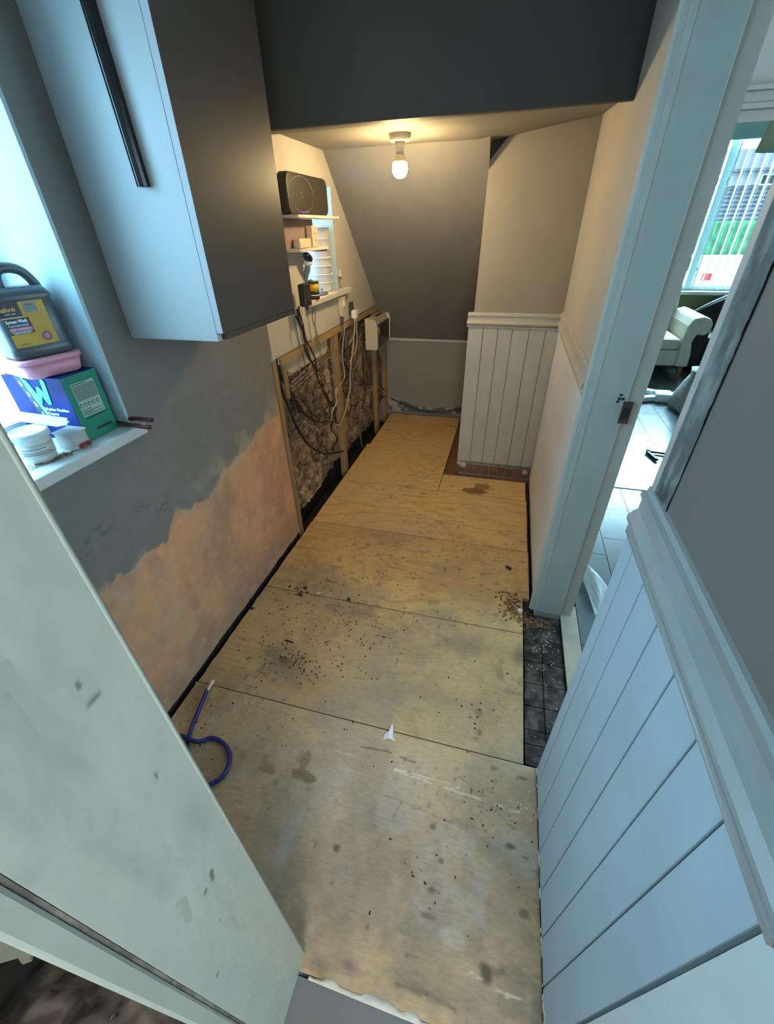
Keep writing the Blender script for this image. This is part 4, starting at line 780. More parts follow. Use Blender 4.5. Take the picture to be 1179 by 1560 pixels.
part(MB().prism(cir(0.0072, 0), lambda p, q: lf(p, q, 0.0008), lambda p, q: lf(p, q, 0.0011)), 'badge_centre', mat('pink badge', (0.45, 0.16, 0.28), 0.4), bd)
hl = [(0.020, 0.034)]+[(0.060+0.042*math.cos(a), 0.036+0.030*math.sin(a)) for a in [PI*k/14 for k in range(15)]][::-1]+[(0.10, 0.034)]
text('5 LITRE e', 0.0065, lambda u, v, w_: lf(0.020+u, 0.032+v, 0.0008), M_lblk, jg)
# ---- white tub, card, clear tray, bits, pliers
wt = thing('white_tub', 'small white plastic tub with a lid at the near end of the sill', 'tub', (-1.098, 0.685, SZ))
c0 = (-1.098, 0.687, SZ)
part(MB().lathe([(0.031, 0.0), (0.034, 0.004), (0.037, 0.062), (0.037, 0.064)], c0, 28), 'tub_body', mat('milky plastic', (0.66, 0.66, 0.64), 0.35, 0.03, 20), wt)
part(MB().lathe([(0.0405, 0.062), (0.0415, 0.064), (0.0415, 0.076), (0.038, 0.080), (0.036, 0.0775), (0.0, 0.0775)], c0, 28), 'lid', mat('white lid', (0.62, 0.68, 0.70), 0.3, 0.02, 20), wt)
part(MB().lathe([(0.0358, 0.018), (0.0378, 0.05)], c0, 28), 'label_wrap', mat('pale label', (0.60, 0.57, 0.54), 0.5, 0.1, 40), wt)
for k, z in enumerate((0.026, 0.031, 0.040)): part(MB().tube([(c0[0]+0.0378*math.cos(a), c0[1]+0.0378*math.sin(a), SZ+z) for a in np.linspace(-1.6, 0.3-0.2*k, 10)], 0.0007, 4), 'print_line', M_cabG, wt)
M_clear = mat('cloudy clear plastic', (0.75, 0.76, 0.72), 0.25, 0.05, 30, trans=0.45)
tr = MB(); 
for (x0, x1, y0, y1) in ((-1.105, -1.052, 0.745, 0.748), (-1.105, -1.052, 0.788, 0.791), (-1.105, -1.102, 0.748, 0.788), (-1.055, -1.052, 0.748, 0.788)): tr.box(x0, x1, y0, y1, SZ+0.002, SZ+0.044)
tr.box(-1.105, -1.052, 0.745, 0.791, SZ+0.0005, SZ+0.002); tr.box(-1.108, -1.049, 0.742, 0.794, SZ+0.044, SZ+0.047)
tag(tr.build('plastic_tray', M_clear, bevel=0.001), 'small cloudy plastic punnet between the white tub and the carton', 'container')
cdm = MB().prism([(-1.24, 0.728), (-1.035, 0.716), (-1.018, 0.728), (-1.06, 0.765), (-1.24, 0.775)], lambda a, b: (a, b, 1.1135), lambda a, b: (a, b, 1.1165))
tag(cdm.build('card', mat('cream card', (0.60, 0.58, 0.50), 0.6, 0.04, 20), bevel=0.0006), 'cream card resting across the white tub lid and the punnet', 'card')
lb = MB(); r = random.Random(3)
for k in range(60):
    P = Vector((-1.082+r.gauss(0, 0.006)+k*0.0005, 0.66+k*0.0012+r.gauss(0, .004), SZ+0.002)); a = r.uniform(0, 6); L_ = r.uniform(.006, .016)
    lb.bar(P, P+Vector((math.cos(a)*L_, math.sin(a)*L_, r.uniform(.0, .006))), 0.003, 0.0012)
tag(lb.build('dry_leaf_scraps', mat('dry leaf', (0.22, 0.15, 0.07), 0.9, 0.4, 60)), 'brown dry scraps lying by the white tub on the sill', 'debris', kind='stuff')
tag(MB().tube([(-1.083+0.008*math.cos(a), 0.643+0.008*math.sin(a), SZ+0.003) for a in np.linspace(0, 2*PI, 14)], 0.0025, 6).build('plastic_ring', M_whiteclean), 'tiny white plastic ring at the front corner of the sill', 'ring')
rd = MB(); 
for k in range(7): rd.sphere((-1.052+0.004*math.cos(k), 0.770+k*0.004-0.01+0.0, SZ+0.008), 0.006, 1.2, 0.8, 0.9, 8)
tag(rd.build('red_wrapper', mat('red foil', (0.30, 0.015, 0.012), 0.3, 0.3, 40), bevel=0), 'crumpled dark red wrapper at the foot of the carton', 'wrapper')
plr = thing('pliers', 'pliers with long dark red handles jutting out past the carton over the sill end', 'pliers', (-1.06, 0.945, SZ))
M_red = mat('dark red grip', (0.10, 0.012, 0.016), 0.35, 0.05, 20)
part(MB().tube(smooth([Vector((-1.080, 0.922, 1.046)), Vector((-1.03, 0.932, 1.052)), Vector((-0.985, 0.925, 1.056)), Vector((-0.958, 0.925, 1.056))], 5), [0.004]*3+[0.0066]*13, 8), 'handle', M_red, plr)
part(MB().tube(smooth([Vector((-1.080, 0.914, 1.044)), Vector((-1.03, 0.902, 1.046)), Vector((-0.975, 0.890, 1.050)), Vector((-0.935, 0.886, 1.052))], 5), [0.004]*3+[0.0066]*13, 8), 'handle', M_red, plr)
part(MB().tube([(-1.078, 0.918, 1.045), (-1.16, 0.9175, 1.0405)], [0.0055, 0.002], 6), 'jaws', M_copper, plr)
# ---- ceiling bulb
cbx, cby = BULB[0], BULB[1]
cf = thing('ceiling_light', 'bare glowing bulb in a white batten holder on the low ceiling', 'light', (cbx, cby, 1.846))
part(MB().lathe([(0.046, 0), (0.048, -0.003), (0.045, -0.026), (0.041, -0.030), (0.0, -0.030)], (cbx, cby, 1.8455), 28), 'base', mat('holder plastic', (0.52, 0.47, 0.37), 0.45), cf)
part(MB().lathe([(0.022, 0), (0.021, -0.012), (0.018, -0.034), (0.0175, -0.044)], (cbx, cby, 1.816), 20), 'holder', mat('holder plastic', (0.5, 0.45, 0.35)), cf)
part(MB().lathe([(0.0135, 0.040), (0.016, 0.030), (0.026, 0.010), (0.0285, 0.002)], (cbx, cby, BULB[2]+0.002), 28), 'bulb_collar', mat('bulb housing', (0.75, 0.62, 0.35), 0.4, 0.02, 9), cf)
bl = part(MB().lathe([(0.0285, 0.0025), (0.0325, -0.008), (0.0335, -0.020), (0.031, -0.034), (0.024, -0.045), (0.012, -0.052), (0.0005, -0.0535)], (cbx, cby, BULB[2]+0.0), 28), 'bulb', mat('lit bulb', (1, 0.9, 0.7), 0.4, 0, 5, emit=((1.0, 0.70, 0.33), 420)), cf)
# ---- shelf with router in the small window
sh = thing('wall_shelf', 'white two-tier wall shelf in front of the small window', 'shelf', (XL+0.03, 2.3, 1.42))
M_sh = mat('shelf white', (0.62, 0.58, 0.49), 0.4, 0.03, 9)
part(MB().box(XL+0.002, -0.955, 2.07, 2.585, 1.548, 1.560), 'shelf_board', M_sh, sh, 0.002); part(MB().box(XL+0.002, -0.965, 2.07, 2.42, 1.418, 1.430), 'shelf_board', M_sh, sh, 0.002)
part(MB().box(XL+0.002, XL+0.008, 2.07, 2.405, 1.431, 1.547), 'back_panel', mat('mauve back panel', (0.24, 0.17, 0.16), 0.6, 0.05, 9), sh)
for y in (2.36, 2.385, 2.405): part(MB().box(XL+0.004, -0.972, y, y+0.008, 1.410, 1.4178), 'clip', M_cabG, sh)
rt = thing('router', 'black rounded router with a thin ring on its front standing on the top shelf', 'router', (-1.0, 2.33, 1.5605))
RY0, RY1, RZ0, RZ1, RX = 2.05, 2.515, 1.561, 1.712, -0.985
def rr2(e, r): return [(y, z) for y, z in rrect(RY0+e, RY1-e, RZ0+e, RZ1-e, r, 6)]
mbr = MB(); lv = [(rr2(0.004, 0.03), RX-0.045), (rr2(0.0, 0.034), RX-0.041), (rr2(0.0, 0.034), RX-0.006), (rr2(0.004, 0.032), RX)]
n_ = len(lv[0][0]); vs = [(x, y, z) for poly, x in lv for (y, z) in poly]
mbr.quadify(vs, [tuple(range(n_))[::-1], tuple(range(3*n_, 4*n_))]+[(i*n_+k, i*n_+(k+1) % n_, (i+1)*n_+(k+1) % n_, (i+1)*n_+k) for i in range(3) for k in range(n_)])
part(mbr, 'case', mat('black router plastic', (0.024, 0.021, 0.016), 0.42, 0.03, 9), rt, 0.002)
yc, zc = 2.195, 1.636
ring = [(RX+0.0012, yc+0.130*math.cos(a), zc+0.066*math.sin(a)) for a in np.linspace(0, 2*PI, 49)]
part(MB().tube(ring, 0.0013, 5, False), 'ring', mat('ring trim', (0.25, 0.23, 0.22), 0.3), rt)
part(MB().tube([(RX+0.002, yc+0.130*math.cos(a), zc+0.066*math.sin(a)) for a in np.linspace(-1.9, -1.2, 8)], 0.0016, 5), 'status_light', mat('violet light', (0.2, 0.1, 0.5), 0.4, emit=((0.25, 0.12, 1.0), 0.6)), rt)
part(MB().tube([(RX+0.001, yc+0.013*math.cos(a), zc+0.010*math.sin(a)) for a in np.linspace(0, 2*PI, 17)], 0.0012, 5, False), 'emblem', mat('ring trim', (0.25, 0.23, 0.22)), rt)
part(MB().bar((RX+0.001, yc-0.004, zc-0.004), (RX+0.001, yc+0.004, zc+0.005), 0.003, 0.002), 'emblem', mat('ring trim', (0.3, 0.3, 0.3)), rt)
dsk = thing('socket_strip', 'small upright white double socket at the end of the lower shelf', 'socket', (-1.0, 2.34, 1.431))
part(MB().box(XL+0.012, -1.0, 2.305, 2.375, 1.4305, 1.520), 'body', mat('cream socket', (0.64, 0.50, 0.36), 0.4), dsk, 0.003)
for (y, z) in ((2.325, 1.487), (2.352, 1.487), (2.34, 1.46)): part(MB().box(-1.0005, -0.9993, y-0.003, y+0.003, z-0.006, z+0.006), 'slot', mat('socket slot', (0.16, 0.10, 0.07), 0.6), dsk)
tag(MB().box(XL+0.012, -0.995, 2.140, 2.270, 1.4305, 1.470).build('adapter_block', mat('cream block', (0.60, 0.50, 0.38), 0.45, 0.05, 20), bevel=0.006), 'low cream adapter block lying on the lower shelf', 'adapter')
# stack of white tubs in the window recess
ty_, tx_ = 2.645, -1.115
zz = 1.1975
for k, hgt in enumerate((0.052, 0.040, 0.044, 0.040, 0.042, 0.050, 0.048)):
    r0 = 0.062
    tag(MB().lathe([(r0-0.006, 0), (r0-0.003, 0.004), (r0, hgt-0.009), (r0+0.0035, hgt-0.008), (r0+0.0035, hgt-0.001), (r0, hgt-0.0005), (0.01, hgt-0.0005)], (tx_, ty_, zz), 28).build('plastic_tub', mat('white tub plastic', (0.66, 0.63, 0.60), 0.35, 0.02, 9)),
        ['lowest tub of the white stack in the small window', 'second tub from the bottom of the white stack in the small window', 'third tub from the bottom of the white window stack', 'middle tub of the white stack in the small window', 'third tub from the top of the white window stack', 'second tub from the top of the white window stack', 'topmost tub of the white stack beside the router'][k], 'tub', 'stack of white tubs in the small window'); zz += hgt
# bracket plug at the sill end
bp_ = thing('hanging_plug', 'small cream plug hanging on the wall just past the small window', 'plug', (XL+0.01, 2.745, 1.27))
part(MB().box(XL+0.001, XL+0.022, 2.732, 2.756, 1.262, 1.302), 'body', M_fb, bp_, 0.004); part(MB().tube([(XL+0.011, 2.752, 1.262), (XL+0.012, 2.756, 1.248)], 0.003), 'pin', M_blackp, bp_)
part(MB().tube([(XL+0.008, 2.738, 1.262), (XL+0.008, 2.736, 1.23), (XL+0.009, 2.742, 1.198)], 0.0018), 'lead', M_cabG, bp_)
# handheld scraper / brush, tin, charger, foot plate
hh = thing('handheld_tool', 'grey handheld tool with a dark blue head leaning upright on the window sill', 'tool', (-1.05, 2.25, 1.1965))
M_gp = mat('blue grey plastic', (0.22, 0.28, 0.33), 0.4, 0.03, 9)
part(MB().tube(smooth([Vector((-1.070, 2.285, 1.2145)), Vector((-1.058, 2.275, 1.26)), Vector((-1.034, 2.254, 1.31)), Vector((-1.012, 2.240, 1.352))], 5), [0.017]*6+[0.012]*6+[0.015]*4, 10), 'handle', M_gp, hh)
part(MB().sphere((-1.008, 2.236, 1.368), 0.024, 0.9, 1.1, 0.75, 14), 'collar', M_whiteclean, hh)
Mh = Matrix.Translation((-1.0, 2.222, 1.390)) @ Matrix.Rotation(-0.5, 4, 'X')
part(MB().sphere((0, 0, 0), 0.03, 0.7, 1.25, 0.62, 14, Mh), 'head', mat('dark blue plastic', (0.012, 0.02, 0.045), 0.3), hh); 
tn = thing('yellow_tin', 'yellow and black cylindrical tin on the small window sill', 'tin', (-1.03, 2.295, 1.1965))
ct = (-1.022, 2.300, 1.1965)
for (z0, z1, m_, nme) in ((0, 0.018, M_blackp, 'base_band'), (0.018, 0.022, M_whiteclean, 'stripe'), (0.022, 0.040, M_blackp, 'band'), (0.040, 0.074, mat('tin yellow', (0.75, 0.42, 0.02), 0.4), 'body'), (0.074, 0.085, M_blackp, 'cap')):
    part(MB().lathe([(0.029 if nme != 'cap' else 0.031, z0), (0.029 if nme != 'cap' else 0.031, z1)], ct, 20), nme, m_, tn)
part(MB().tube([(ct[0], ct[1]-0.02, ct[2]+0.088), (ct[0]+0.004, ct[1]-0.05, ct[2]+0.088)], 0.007, 8), 'nozzle', M_cabG, tn)
ch = thing('charger', 'black charger block hanging over the sill edge left of the yellow tin', 'charger', (-1.0, 2.13, 1.19))
part(MB().box(-1.003, -0.965, 2.068, 2.138, 1.190, 1.288), 'case', M_blackp, ch, 0.006)
text('DEWALT', 0.012, lambda u, v, w_: Vector((-0.9647, 2.105-v+0.004, 1.215+u)), mat('grey print', (0.35, 0.34, 0.32), 0.5), ch)
part(MB().tube([(-0.985, 2.115, 1.19), (-0.985, 2.115, 1.172)], 0.006), 'strain_relief', M_blackp, ch)
fpz = 1.1965
tag(MB().lathe([(0.045, 0), (0.047, 0.004), (0.040, 0.012), (0.012, 0.014), (0.010, 0.034), (0.004, 0.036)], (-1.040, 2.455, fpz), 20, 0.5, 1.45).build('stand_foot', mat('blue grey stand', (0.16, 0.20, 0.26), 0.35)), 'flat blue grey stand foot on the sill right of the yellow tin', 'stand')
# ---- blue hose loop with white end
hz = 0.0095
pts = [(300, 1088), (292, 1108), (286, 1130), (282, 1150)]
hp1 = [onz(316, 1050, hz+0.012)]+[onz(p[0], p[1], hz) for p in pts]+[Vector((-0.915, 0.47, hz)), Vector((-0.96, 0.50, hz+0.006)), Vector((-0.955, 0.545, hz+0.012)), onz(300, 1130, hz+0.010), onz(322, 1124, hz), onz(341, 1133, hz), onz(350, 1150, hz), onz(347, 1170, hz), onz(336, 1186, hz), onz(318, 1196, hz), onz(285, 1210, hz), Vector((-0.86, 0.26, hz))]
hs = thing('water_hose', 'blue plastic hose with a white end curling on the plywood by the left wall', 'hose', tuple(onz(316, 1050)))
part(MB().tube(smooth(hp1, 6), 0.0075, 10), 'tube', M_blue, hs)
E1 = smooth([onz(316, 1052, hz+0.012), onz(320, 1045, hz+0.013), onz(325, 1037, hz+0.006)], 3); part(MB().tube(E1, [0.0068, 0.0068, 0.006, 0.006, 0.0085, 0.0085, 0.006], 10), 'end_fitting', mat('off white fitting', (0.62, 0.58, 0.5), 0.5), hs)
# ---- paper scraps and crumbs
def scrap(px, py, pts, lab, m=M_dust, z=0.002, s=1.0):
    P = onz(px, py, z); r = random.Random(px)
    mb = MB(); vs = [P+Vector((a*s, b*s, r.uniform(0, 0.008))) for a, b in pts]; n = len(vs)
    mb.quadify(vs+[v+Vector((0, 0, 0.0012)) for v in vs], [tuple(range(n))[::-1], tuple(range(n, 2*n))]+[(i, (i+1) % n, n+(i+1) % n, n+i) for i in range(n)])
    return tag(mb.build('paper_scrap', m), lab, 'paper')
M_paper = mat('white paper', (0.72, 0.72, 0.72), 0.7, 0.03, 20)
scrap(594, 1122, [(-.022, -.018), (.0, -.010), (.024, -.014), (.010, .004), (.006, .026), (-.002, .045), (-.008, .012), (-.020, .004)], 'torn white paper scrap near the middle of the plywood', M_paper)
scrap(597, 719, [(-.025, .014), (-.018, .022), (.026, -.012), (.018, -.022)], 'narrow white paper strip left of the paper scraps by the wall base', M_paper)
scrap(640, 725, [(-.014, .03), (.006, .03), (.004, -.004), (-.012, -.006)], 'small upright white scrap beside the boxed-out wall', M_paper)
scrap(650, 733, [(-.03, -.010), (.010, -.016), (.034, .006), (.016, .010), (-.010, .002)], 'small flat white scrap just in front of the upright one', M_paper)
scrap(559, 744, [(-.016, -.008), (.014, -.010), (.018, .006), (-.012, .010)], 'cream chip on the plywood by the second seam')
scrap(545, 789, [(-.022, .010), (.008, -.014), (.026, -.006), (.012, .012)], 'larger cream chip near the left edge of the plywood')
scrap(630, 793, [(-.010, -.006), (.010, -.008), (.010, .006), (-.008, .008)], 'tiny cream chip right of the larger cream chip')
scrap(792, 931, [(-.010, -.010), (.010, -.008), (.012, .008), (-.008, .014)], 'white flake by the corner of the dark tiles', M_paper)
scrap(485, 904, [(-.014, .0), (.0, -.008), (.018, .0), (.008, .006)], 'white flake on the plywood seam near the left wall', M_paper)
def debris(name, lab, spots, m, seed, smin, smax):
    mb = MB(); r = random.Random(seed)
    for (px, py, sx, sy, n) in spots:
        C_ = onz(px, py, 0.0)
        for _ in range(n):
            x = C_.x+r.gauss(0, sx); y = C_.y+r.gauss(0, sy)
            zb = 0.001
            if x > 0.243 and 0.77 < y < 1.55: zb = -0.015
            if x < -1.02 or x > 0.262 and y > 1.6 or x > 0.40: continue
            L_ = r.uniform(smin, smax); a = r.uniform(0, PI)
            mb.box(-L_/2, L_/2, -L_*0.3, L_*0.3, 0, L_*0.25, Matrix.Translation((x, y, zb)) @ Matrix.Rotation(a, 4, 'Z') @ Matrix.Rotation(r.uniform(-.3, .3), 4, 'X'))
    return tag(mb.build(name, m), lab, 'debris', kind='stuff')
debris('wood_crumbs', 'brown crumbs and chips scattered over the plywood', [(440, 1005, .09, .06, 110), (530, 960, .14, .10, 110), (500, 940, .2, .12, 90), (600, 900, .3, .15, 60), (560, 1100, .3, .15, 50), (330, 1100, .06, .10, 40), (640, 830, .25, .2, 40), (700, 1300, .2, .2, 30), (650, 1350, .03, .02, 10), (760, 1240, .05, .05, 25), (440, 955, .1, .12, 40), (720, 1085, .1, .1, 20)], M_chips, 4, 0.002, 0.008)
debris('bark_bits', 'pile of brown plaster and bark bits at the corner of the dark tiles', [(780, 925, .025, .035, 90), (805, 945, .03, .02, 110), (775, 915, .03, .05, 60), (828, 948, .02, .02, 30)], mat('brown bits', (0.20, 0.10, 0.045), 0.9, 0.5, 80), 5, 0.004, 0.013)
debris('dark_flakes', 'dark flakes lying along the plywood seam near the left wall', [(458, 905, .015, .006, 6), (467, 895, .006, .006, 3), (383, 928, .008, .006, 5), (530, 915, .006, .004, 3), (465, 900, .05, .01, 8), (775, 866, .006, .006, 5)], M_blackp, 6, 0.008, 0.016)
debris('white_crumbs', 'pale plaster crumbs on the grimy tiles by the doorway', [(835, 980, .03, .05, 50), (830, 1010, .04, .12, 50), (800, 1230, .03, .03, 15), (800, 870, .002, .1, 6)], M_dust, 7, 0.0015, 0.006)
tag(MB().bar(onz(434, 975, 0.003), onz(447, 979, 0.003), 0.005, 0.004).build('nail', M_blackp), 'dark nail lying on the plywood left of the faint ring mark', 'nail')
# loose adhesive blobs at the foot of the near panelling
ab = MB().sphere((0.288, 0.478, 0.045), 0.03, 0.16, 1, 1.25, 16); part(ab, 'adhesive_blob', mat('pale sealant', (0.6, 0.64, 0.64), 0.6), wall_right)
ab = MB()
r = random.Random(9)
for k in range(22):
    y = r.uniform(0.17, 0.75); ab.sphere((0.2835, y, 0.003+r.uniform(0, .008)), r.uniform(.0015, .006), 0.5, r.uniform(1, 3), r.uniform(.6, 1.6), 7)
for k in range(5): ab.sphere((0.2822, 0.17+k*0.014, 0.012+0.006*k%0.02), 0.008, 0.3, 1.4, 1.6, 7)
part(ab, 'sealant_crumbs', M_dust, wall_right)

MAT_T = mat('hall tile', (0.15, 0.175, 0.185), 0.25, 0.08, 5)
# ================================================================== HALL + LIVING ROOM THROUGH THE DOORWAY
YH = 2.78
M_hallw = mat('hall wall paint', (0.40, 0.38, 0.36), 0.7, 0.03, 5); M_grn = mat('green wall paint', (0.20, 0.25, 0.12), 0.75, 0.05, 5)
hw = MB(); hw.box(0.46, 0.58, YH, YH+0.12, -0.1, 2.55); hw.box(0.58, 1.55, YH, YH+0.12, 1.89, 2.55); hw.box(1.55, 4.2, YH, YH+0.12, -0.1, 2.55)
wh = struct(hw.build('wall_hall', M_hallw), 'hall wall with the opening to the living room')
for (z0, z1, t) in ((1.852, 1.892, .012), (1.892, 1.912, .03), (1.912, 1.95, .018), (1.95, 1.968, .034)):
    part(MB().box(0.56, 1.60, YH-t, YH-0.0005, z0, z1), 'head_moulding', mat('brown grey trim', (0.36, 0.31, 0.28), 0.5, 0.03, 9), wh, 0.003)
part(MB().box(0.58, 0.60, YH-0.01, YH+0.125, 0.0, 1.855), 'opening_lining', M_white, wh)
struct(MB().box(1.75, 1.85, -0.1, YH, -0.1, 2.55).build('wall_hall', M_hallw)); struct(MB().box(0.44, 4.3, -0.1, 6.9, 2.52, 2.6).build('ceiling', M_ceilw))
lr = MB(); YL = 6.5; WX0, WX1, WZ0, WZ1 = 1.25, 3.60, 0.80, 2.42
lr.box(0.30, WX0, YL, YL+0.2, -0.1, 2.55); lr.box(WX1, 4.3, YL, YL+0.2, -0.1, 2.55); lr.box(WX0, WX1, YL, YL+0.2, -0.1, WZ0); lr.box(WX0, WX1, YL, YL+0.2, WZ1, 2.55)
lr.box(4.2, 4.3, YH+0.12, YL, -0.1, 2.55); lr.box(0.30, 0.40, 4.0, YL, -0.1, 2.55)
struct(lr.build('wall_living_room', M_grn), 'green living room wall below the bright window')
M_fr = mat('upvc frame', (0.62, 0.70, 0.70), 0.35, 0.01, 5)
f = MB(); f.box(WX0, WX1, YL+0.05, YL+0.11, WZ0, WZ0+0.05); f.box(WX0, WX1, YL+0.05, YL+0.11, WZ1-0.10, WZ1); f.box(WX0, WX0+0.06, YL+0.05, YL+0.11, WZ0+0.05, WZ1-0.1); f.box(WX1-0.06, WX1, YL+0.05, YL+0.11, WZ0+0.05, WZ1-0.1)
w3 = struct(f.build('window_3', M_fr, bevel=0.004), 'large living room window with vertical blinds seen through the doorway')
part(MB().box(2.04, 2.11, YL+0.045, YL+0.115, WZ0+0.05, WZ1-0.1), 'mullion', M_fr, w3, 0.004); part(MB().box(2.90, 2.97, YL+0.045, YL+0.115, WZ0+0.05, WZ1-0.1), 'mullion', M_fr, w3, 0.004)
part(MB().box(WX0-0.05, WX1+0.05, YL-0.10, YL+0.05, WZ0-0.035, WZ0+0.0), 'sill', M_fr, w3, 0.004)
part(MB().box(WX0+0.05, WX1-0.05, YL+0.078, YL+0.082, WZ0+0.05, WZ1-0.1), 'pane', MATS['clear pane'], w3)
vb = thing('vertical_blind', 'white vertical blind with thin open slats across the living room window', 'blind', (2.4, YL-0.03, WZ1-0.02))
part(MB().box(WX0, WX1, YL-0.06, YL-0.01, 2.19, 2.34), 'headrail', mat('headrail', (0.42, 0.60, 0.56), 0.5), vb, 0.004)
sl0 = None
for k in range(26):
    x = WX0+0.05+k*0.089
    if sl0 is None:
        mb = MB(); mb.box(-0.042, 0.042, -0.0015, 0.0015, -1.35, 0.0, Matrix.Rotation(PI/2-0.16, 4, 'Z')); sl0 = mb.build('slat', mat('blind fabric', (0.55, 0.72, 0.72), 0.8, 0.02, 5)); sl0.parent = vb; s_ = sl0
    else: s_ = sl0.copy(); COL.objects.link(s_)
    s_.location = (x-2.4, 0.0, -0.22)
# floors
hf = struct(MB().box(0.412, 4.3, -0.1, YL, -0.14, -0.013).build('floor', M_grout), 'pale tiled hall and living room floor')
base = None
for i in range(12):
    for j in range(17):
        x0 = 0.485+i*0.2; y0 = 1.0+j*0.33+(0.16 if i % 2 else 0)
        if i == 0 and y0 < 1.2: pass
        if y0 > YH-0.02 and False: continue
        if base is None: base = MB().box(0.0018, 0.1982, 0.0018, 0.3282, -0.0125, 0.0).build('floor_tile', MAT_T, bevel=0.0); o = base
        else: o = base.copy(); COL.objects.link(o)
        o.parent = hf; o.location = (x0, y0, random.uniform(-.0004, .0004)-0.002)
part(MB().box(0.411, 0.483, 0.80, 1.55, -0.0128, -0.001), 'threshold_board', mat('worn pale threshold', (0.42, 0.37, 0.29), 0.7, 0.1, 12), hf)
part(MB().box(0.60, 1.55, YH-0.012, YH+0.010, -0.002, 0.004), 'transition_strip', M_whiteclean, hf, 0.001)
# ---- cream armchair
ax, ay = 1.52, 5.42
ac = thing('armchair', 'cream upholstered armchair with scroll arms and turned legs', 'armchair', (ax, ay+0.4, 0))
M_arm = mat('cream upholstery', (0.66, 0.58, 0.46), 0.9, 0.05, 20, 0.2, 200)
def arm(sx):
    prof_ = [(0.34, 0.16), (0.47, 0.16), (0.46, 0.30), (0.43, 0.42), (0.45, 0.50), (0.52, 0.49), (0.56, 0.53), (0.565, 0.60), (0.53, 0.655), (0.46, 0.675), (0.38, 0.655), (0.34, 0.58), (0.33, 0.45)]
    return MB().prism(prof_, lambda a, b: (ax+sx*a, ay, b), lambda a, b: (ax+sx*a, ay+0.72, b))
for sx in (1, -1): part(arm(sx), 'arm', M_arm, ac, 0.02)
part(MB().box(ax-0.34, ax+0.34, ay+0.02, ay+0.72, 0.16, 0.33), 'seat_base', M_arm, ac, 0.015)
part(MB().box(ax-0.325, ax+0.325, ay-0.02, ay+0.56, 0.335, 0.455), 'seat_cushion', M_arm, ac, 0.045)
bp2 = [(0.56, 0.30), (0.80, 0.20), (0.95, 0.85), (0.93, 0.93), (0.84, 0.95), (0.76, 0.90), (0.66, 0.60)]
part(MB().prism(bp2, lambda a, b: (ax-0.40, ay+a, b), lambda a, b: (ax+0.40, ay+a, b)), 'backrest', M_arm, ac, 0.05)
for (lx, ly) in ((-0.42, 0.05), (0.42, 0.05), (-0.36, 0.74), (0.36, 0.74)):
    part(MB().lathe([(0.015, 0), (0.02, 0.02), (0.014, 0.04), (0.026, 0.09), (0.03, 0.158)], (ax+lx, ay+ly, 0.0), 12), 'leg', mat('turned wood', (0.22, 0.11, 0.05), 0.4, 0.1, 30), ac)
# ---- dark patterned armchair with pale piping
dx, dy = 2.62, 5.72
dc = thing('dark_armchair', 'dark brown armchair with pale piping behind the cream one', 'armchair', (dx, dy+0.3, 0))
M_dk = mat('dark brown fabric', (0.05, 0.038, 0.034), 0.8, 0.5, 60, 0.3, 90, col2=(0.025, 0.02, 0.02))
part(MB().box(dx-0.42, dx+0.42, dy, dy+0.62, 0.08, 0.42), 'seat', M_dk, dc, 0.03)
bpf = [(-0.56, 0.10), (0.5, 0.10), (0.5, 0.86), (0.36, 0.90), (-0.10, 0.80), (-0.46, 0.60), (-0.56, 0.48)]
part(MB().prism(bpf, lambda a, b: (dx+a, dy+0.55, b), lambda a, b: (dx+a, dy+0.68, b)), 'backrest', M_dk, dc, 0.02)
part(MB().tube(smooth([Vector((dx-0.56, dy+0.545, 0.44)), Vector((dx-0.55, dy+0.545, 0.52)), Vector((dx-0.44, dy+0.545, 0.625)), Vector((dx-0.10, dy+0.545, 0.81)), Vector((dx+0.36, dy+0.545, 0.91))]), 0.012), 'piping', mat('pale piping', (0.5, 0.46, 0.45), 0.6), dc)
part(MB().box(dx-0.54, dx-0.42, dy, dy+0.55, 0.08, 0.50), 'arm', M_dk, dc, 0.03)
# ---- white plastic tool pieces, clamp, bag, sack, lampshade
wp = thing('white_plastic_frame', 'white plastic frame parts lying on the floor before the cream armchair', 'frame', (1.5, 4.75, 0))
M_wp = mat('white moulded plastic', (0.8, 0.88, 0.9), 0.35, 0.01, 5)
part(MB().bar((1.20, 4.56, 0.03), (1.56, 4.70, 0.03), 0.07, 0.045), 'bar', M_wp, wp, 0.006); part(MB().bar((1.30, 5.02, 0.03), (1.62, 4.84, 0.03), 0.07, 0.04), 'bar', M_wp, wp, 0.006)
part(MB().box(1.53, 1.69, 4.63, 4.79, 0.002, 0.085), 'joint_block', M_wp, wp, 0.012); part(MB().bar((1.50, 5.02, 0.02), (1.56, 5.14, 0.09), 0.035, 0.03), 'lug', M_wp, wp, 0.005)
part(MB().bar((1.69, 4.74, 0.05), (1.80, 4.86, 0.05), 0.05, 0.03), 'lug', M_wp, wp, 0.005)
ps = thing('patterned_sack', 'pale patterned cloth sack slumped by the white plastic frame', 'sack', (1.72, 4.35, 0))
mbs = MB(); r = random.Random(8); lv = []
prof_ = [(0.20, 0.0), (0.235, 0.05), (0.22, 0.14), (0.18, 0.24), (0.13, 0.32), (0.15, 0.37)]
seg = 20; vs = []
for (rr_, z) in prof_:
    for k in range(seg):
        a = 2*PI*k/seg; q = rr_*(1+0.09*math.sin(5*a+z*9)+0.05*math.sin(9*a)); vs.append((1.80+q*math.cos(a)*0.8, 4.45+q*math.sin(a), z+0.012*math.sin(4*a)*(z > 0)))
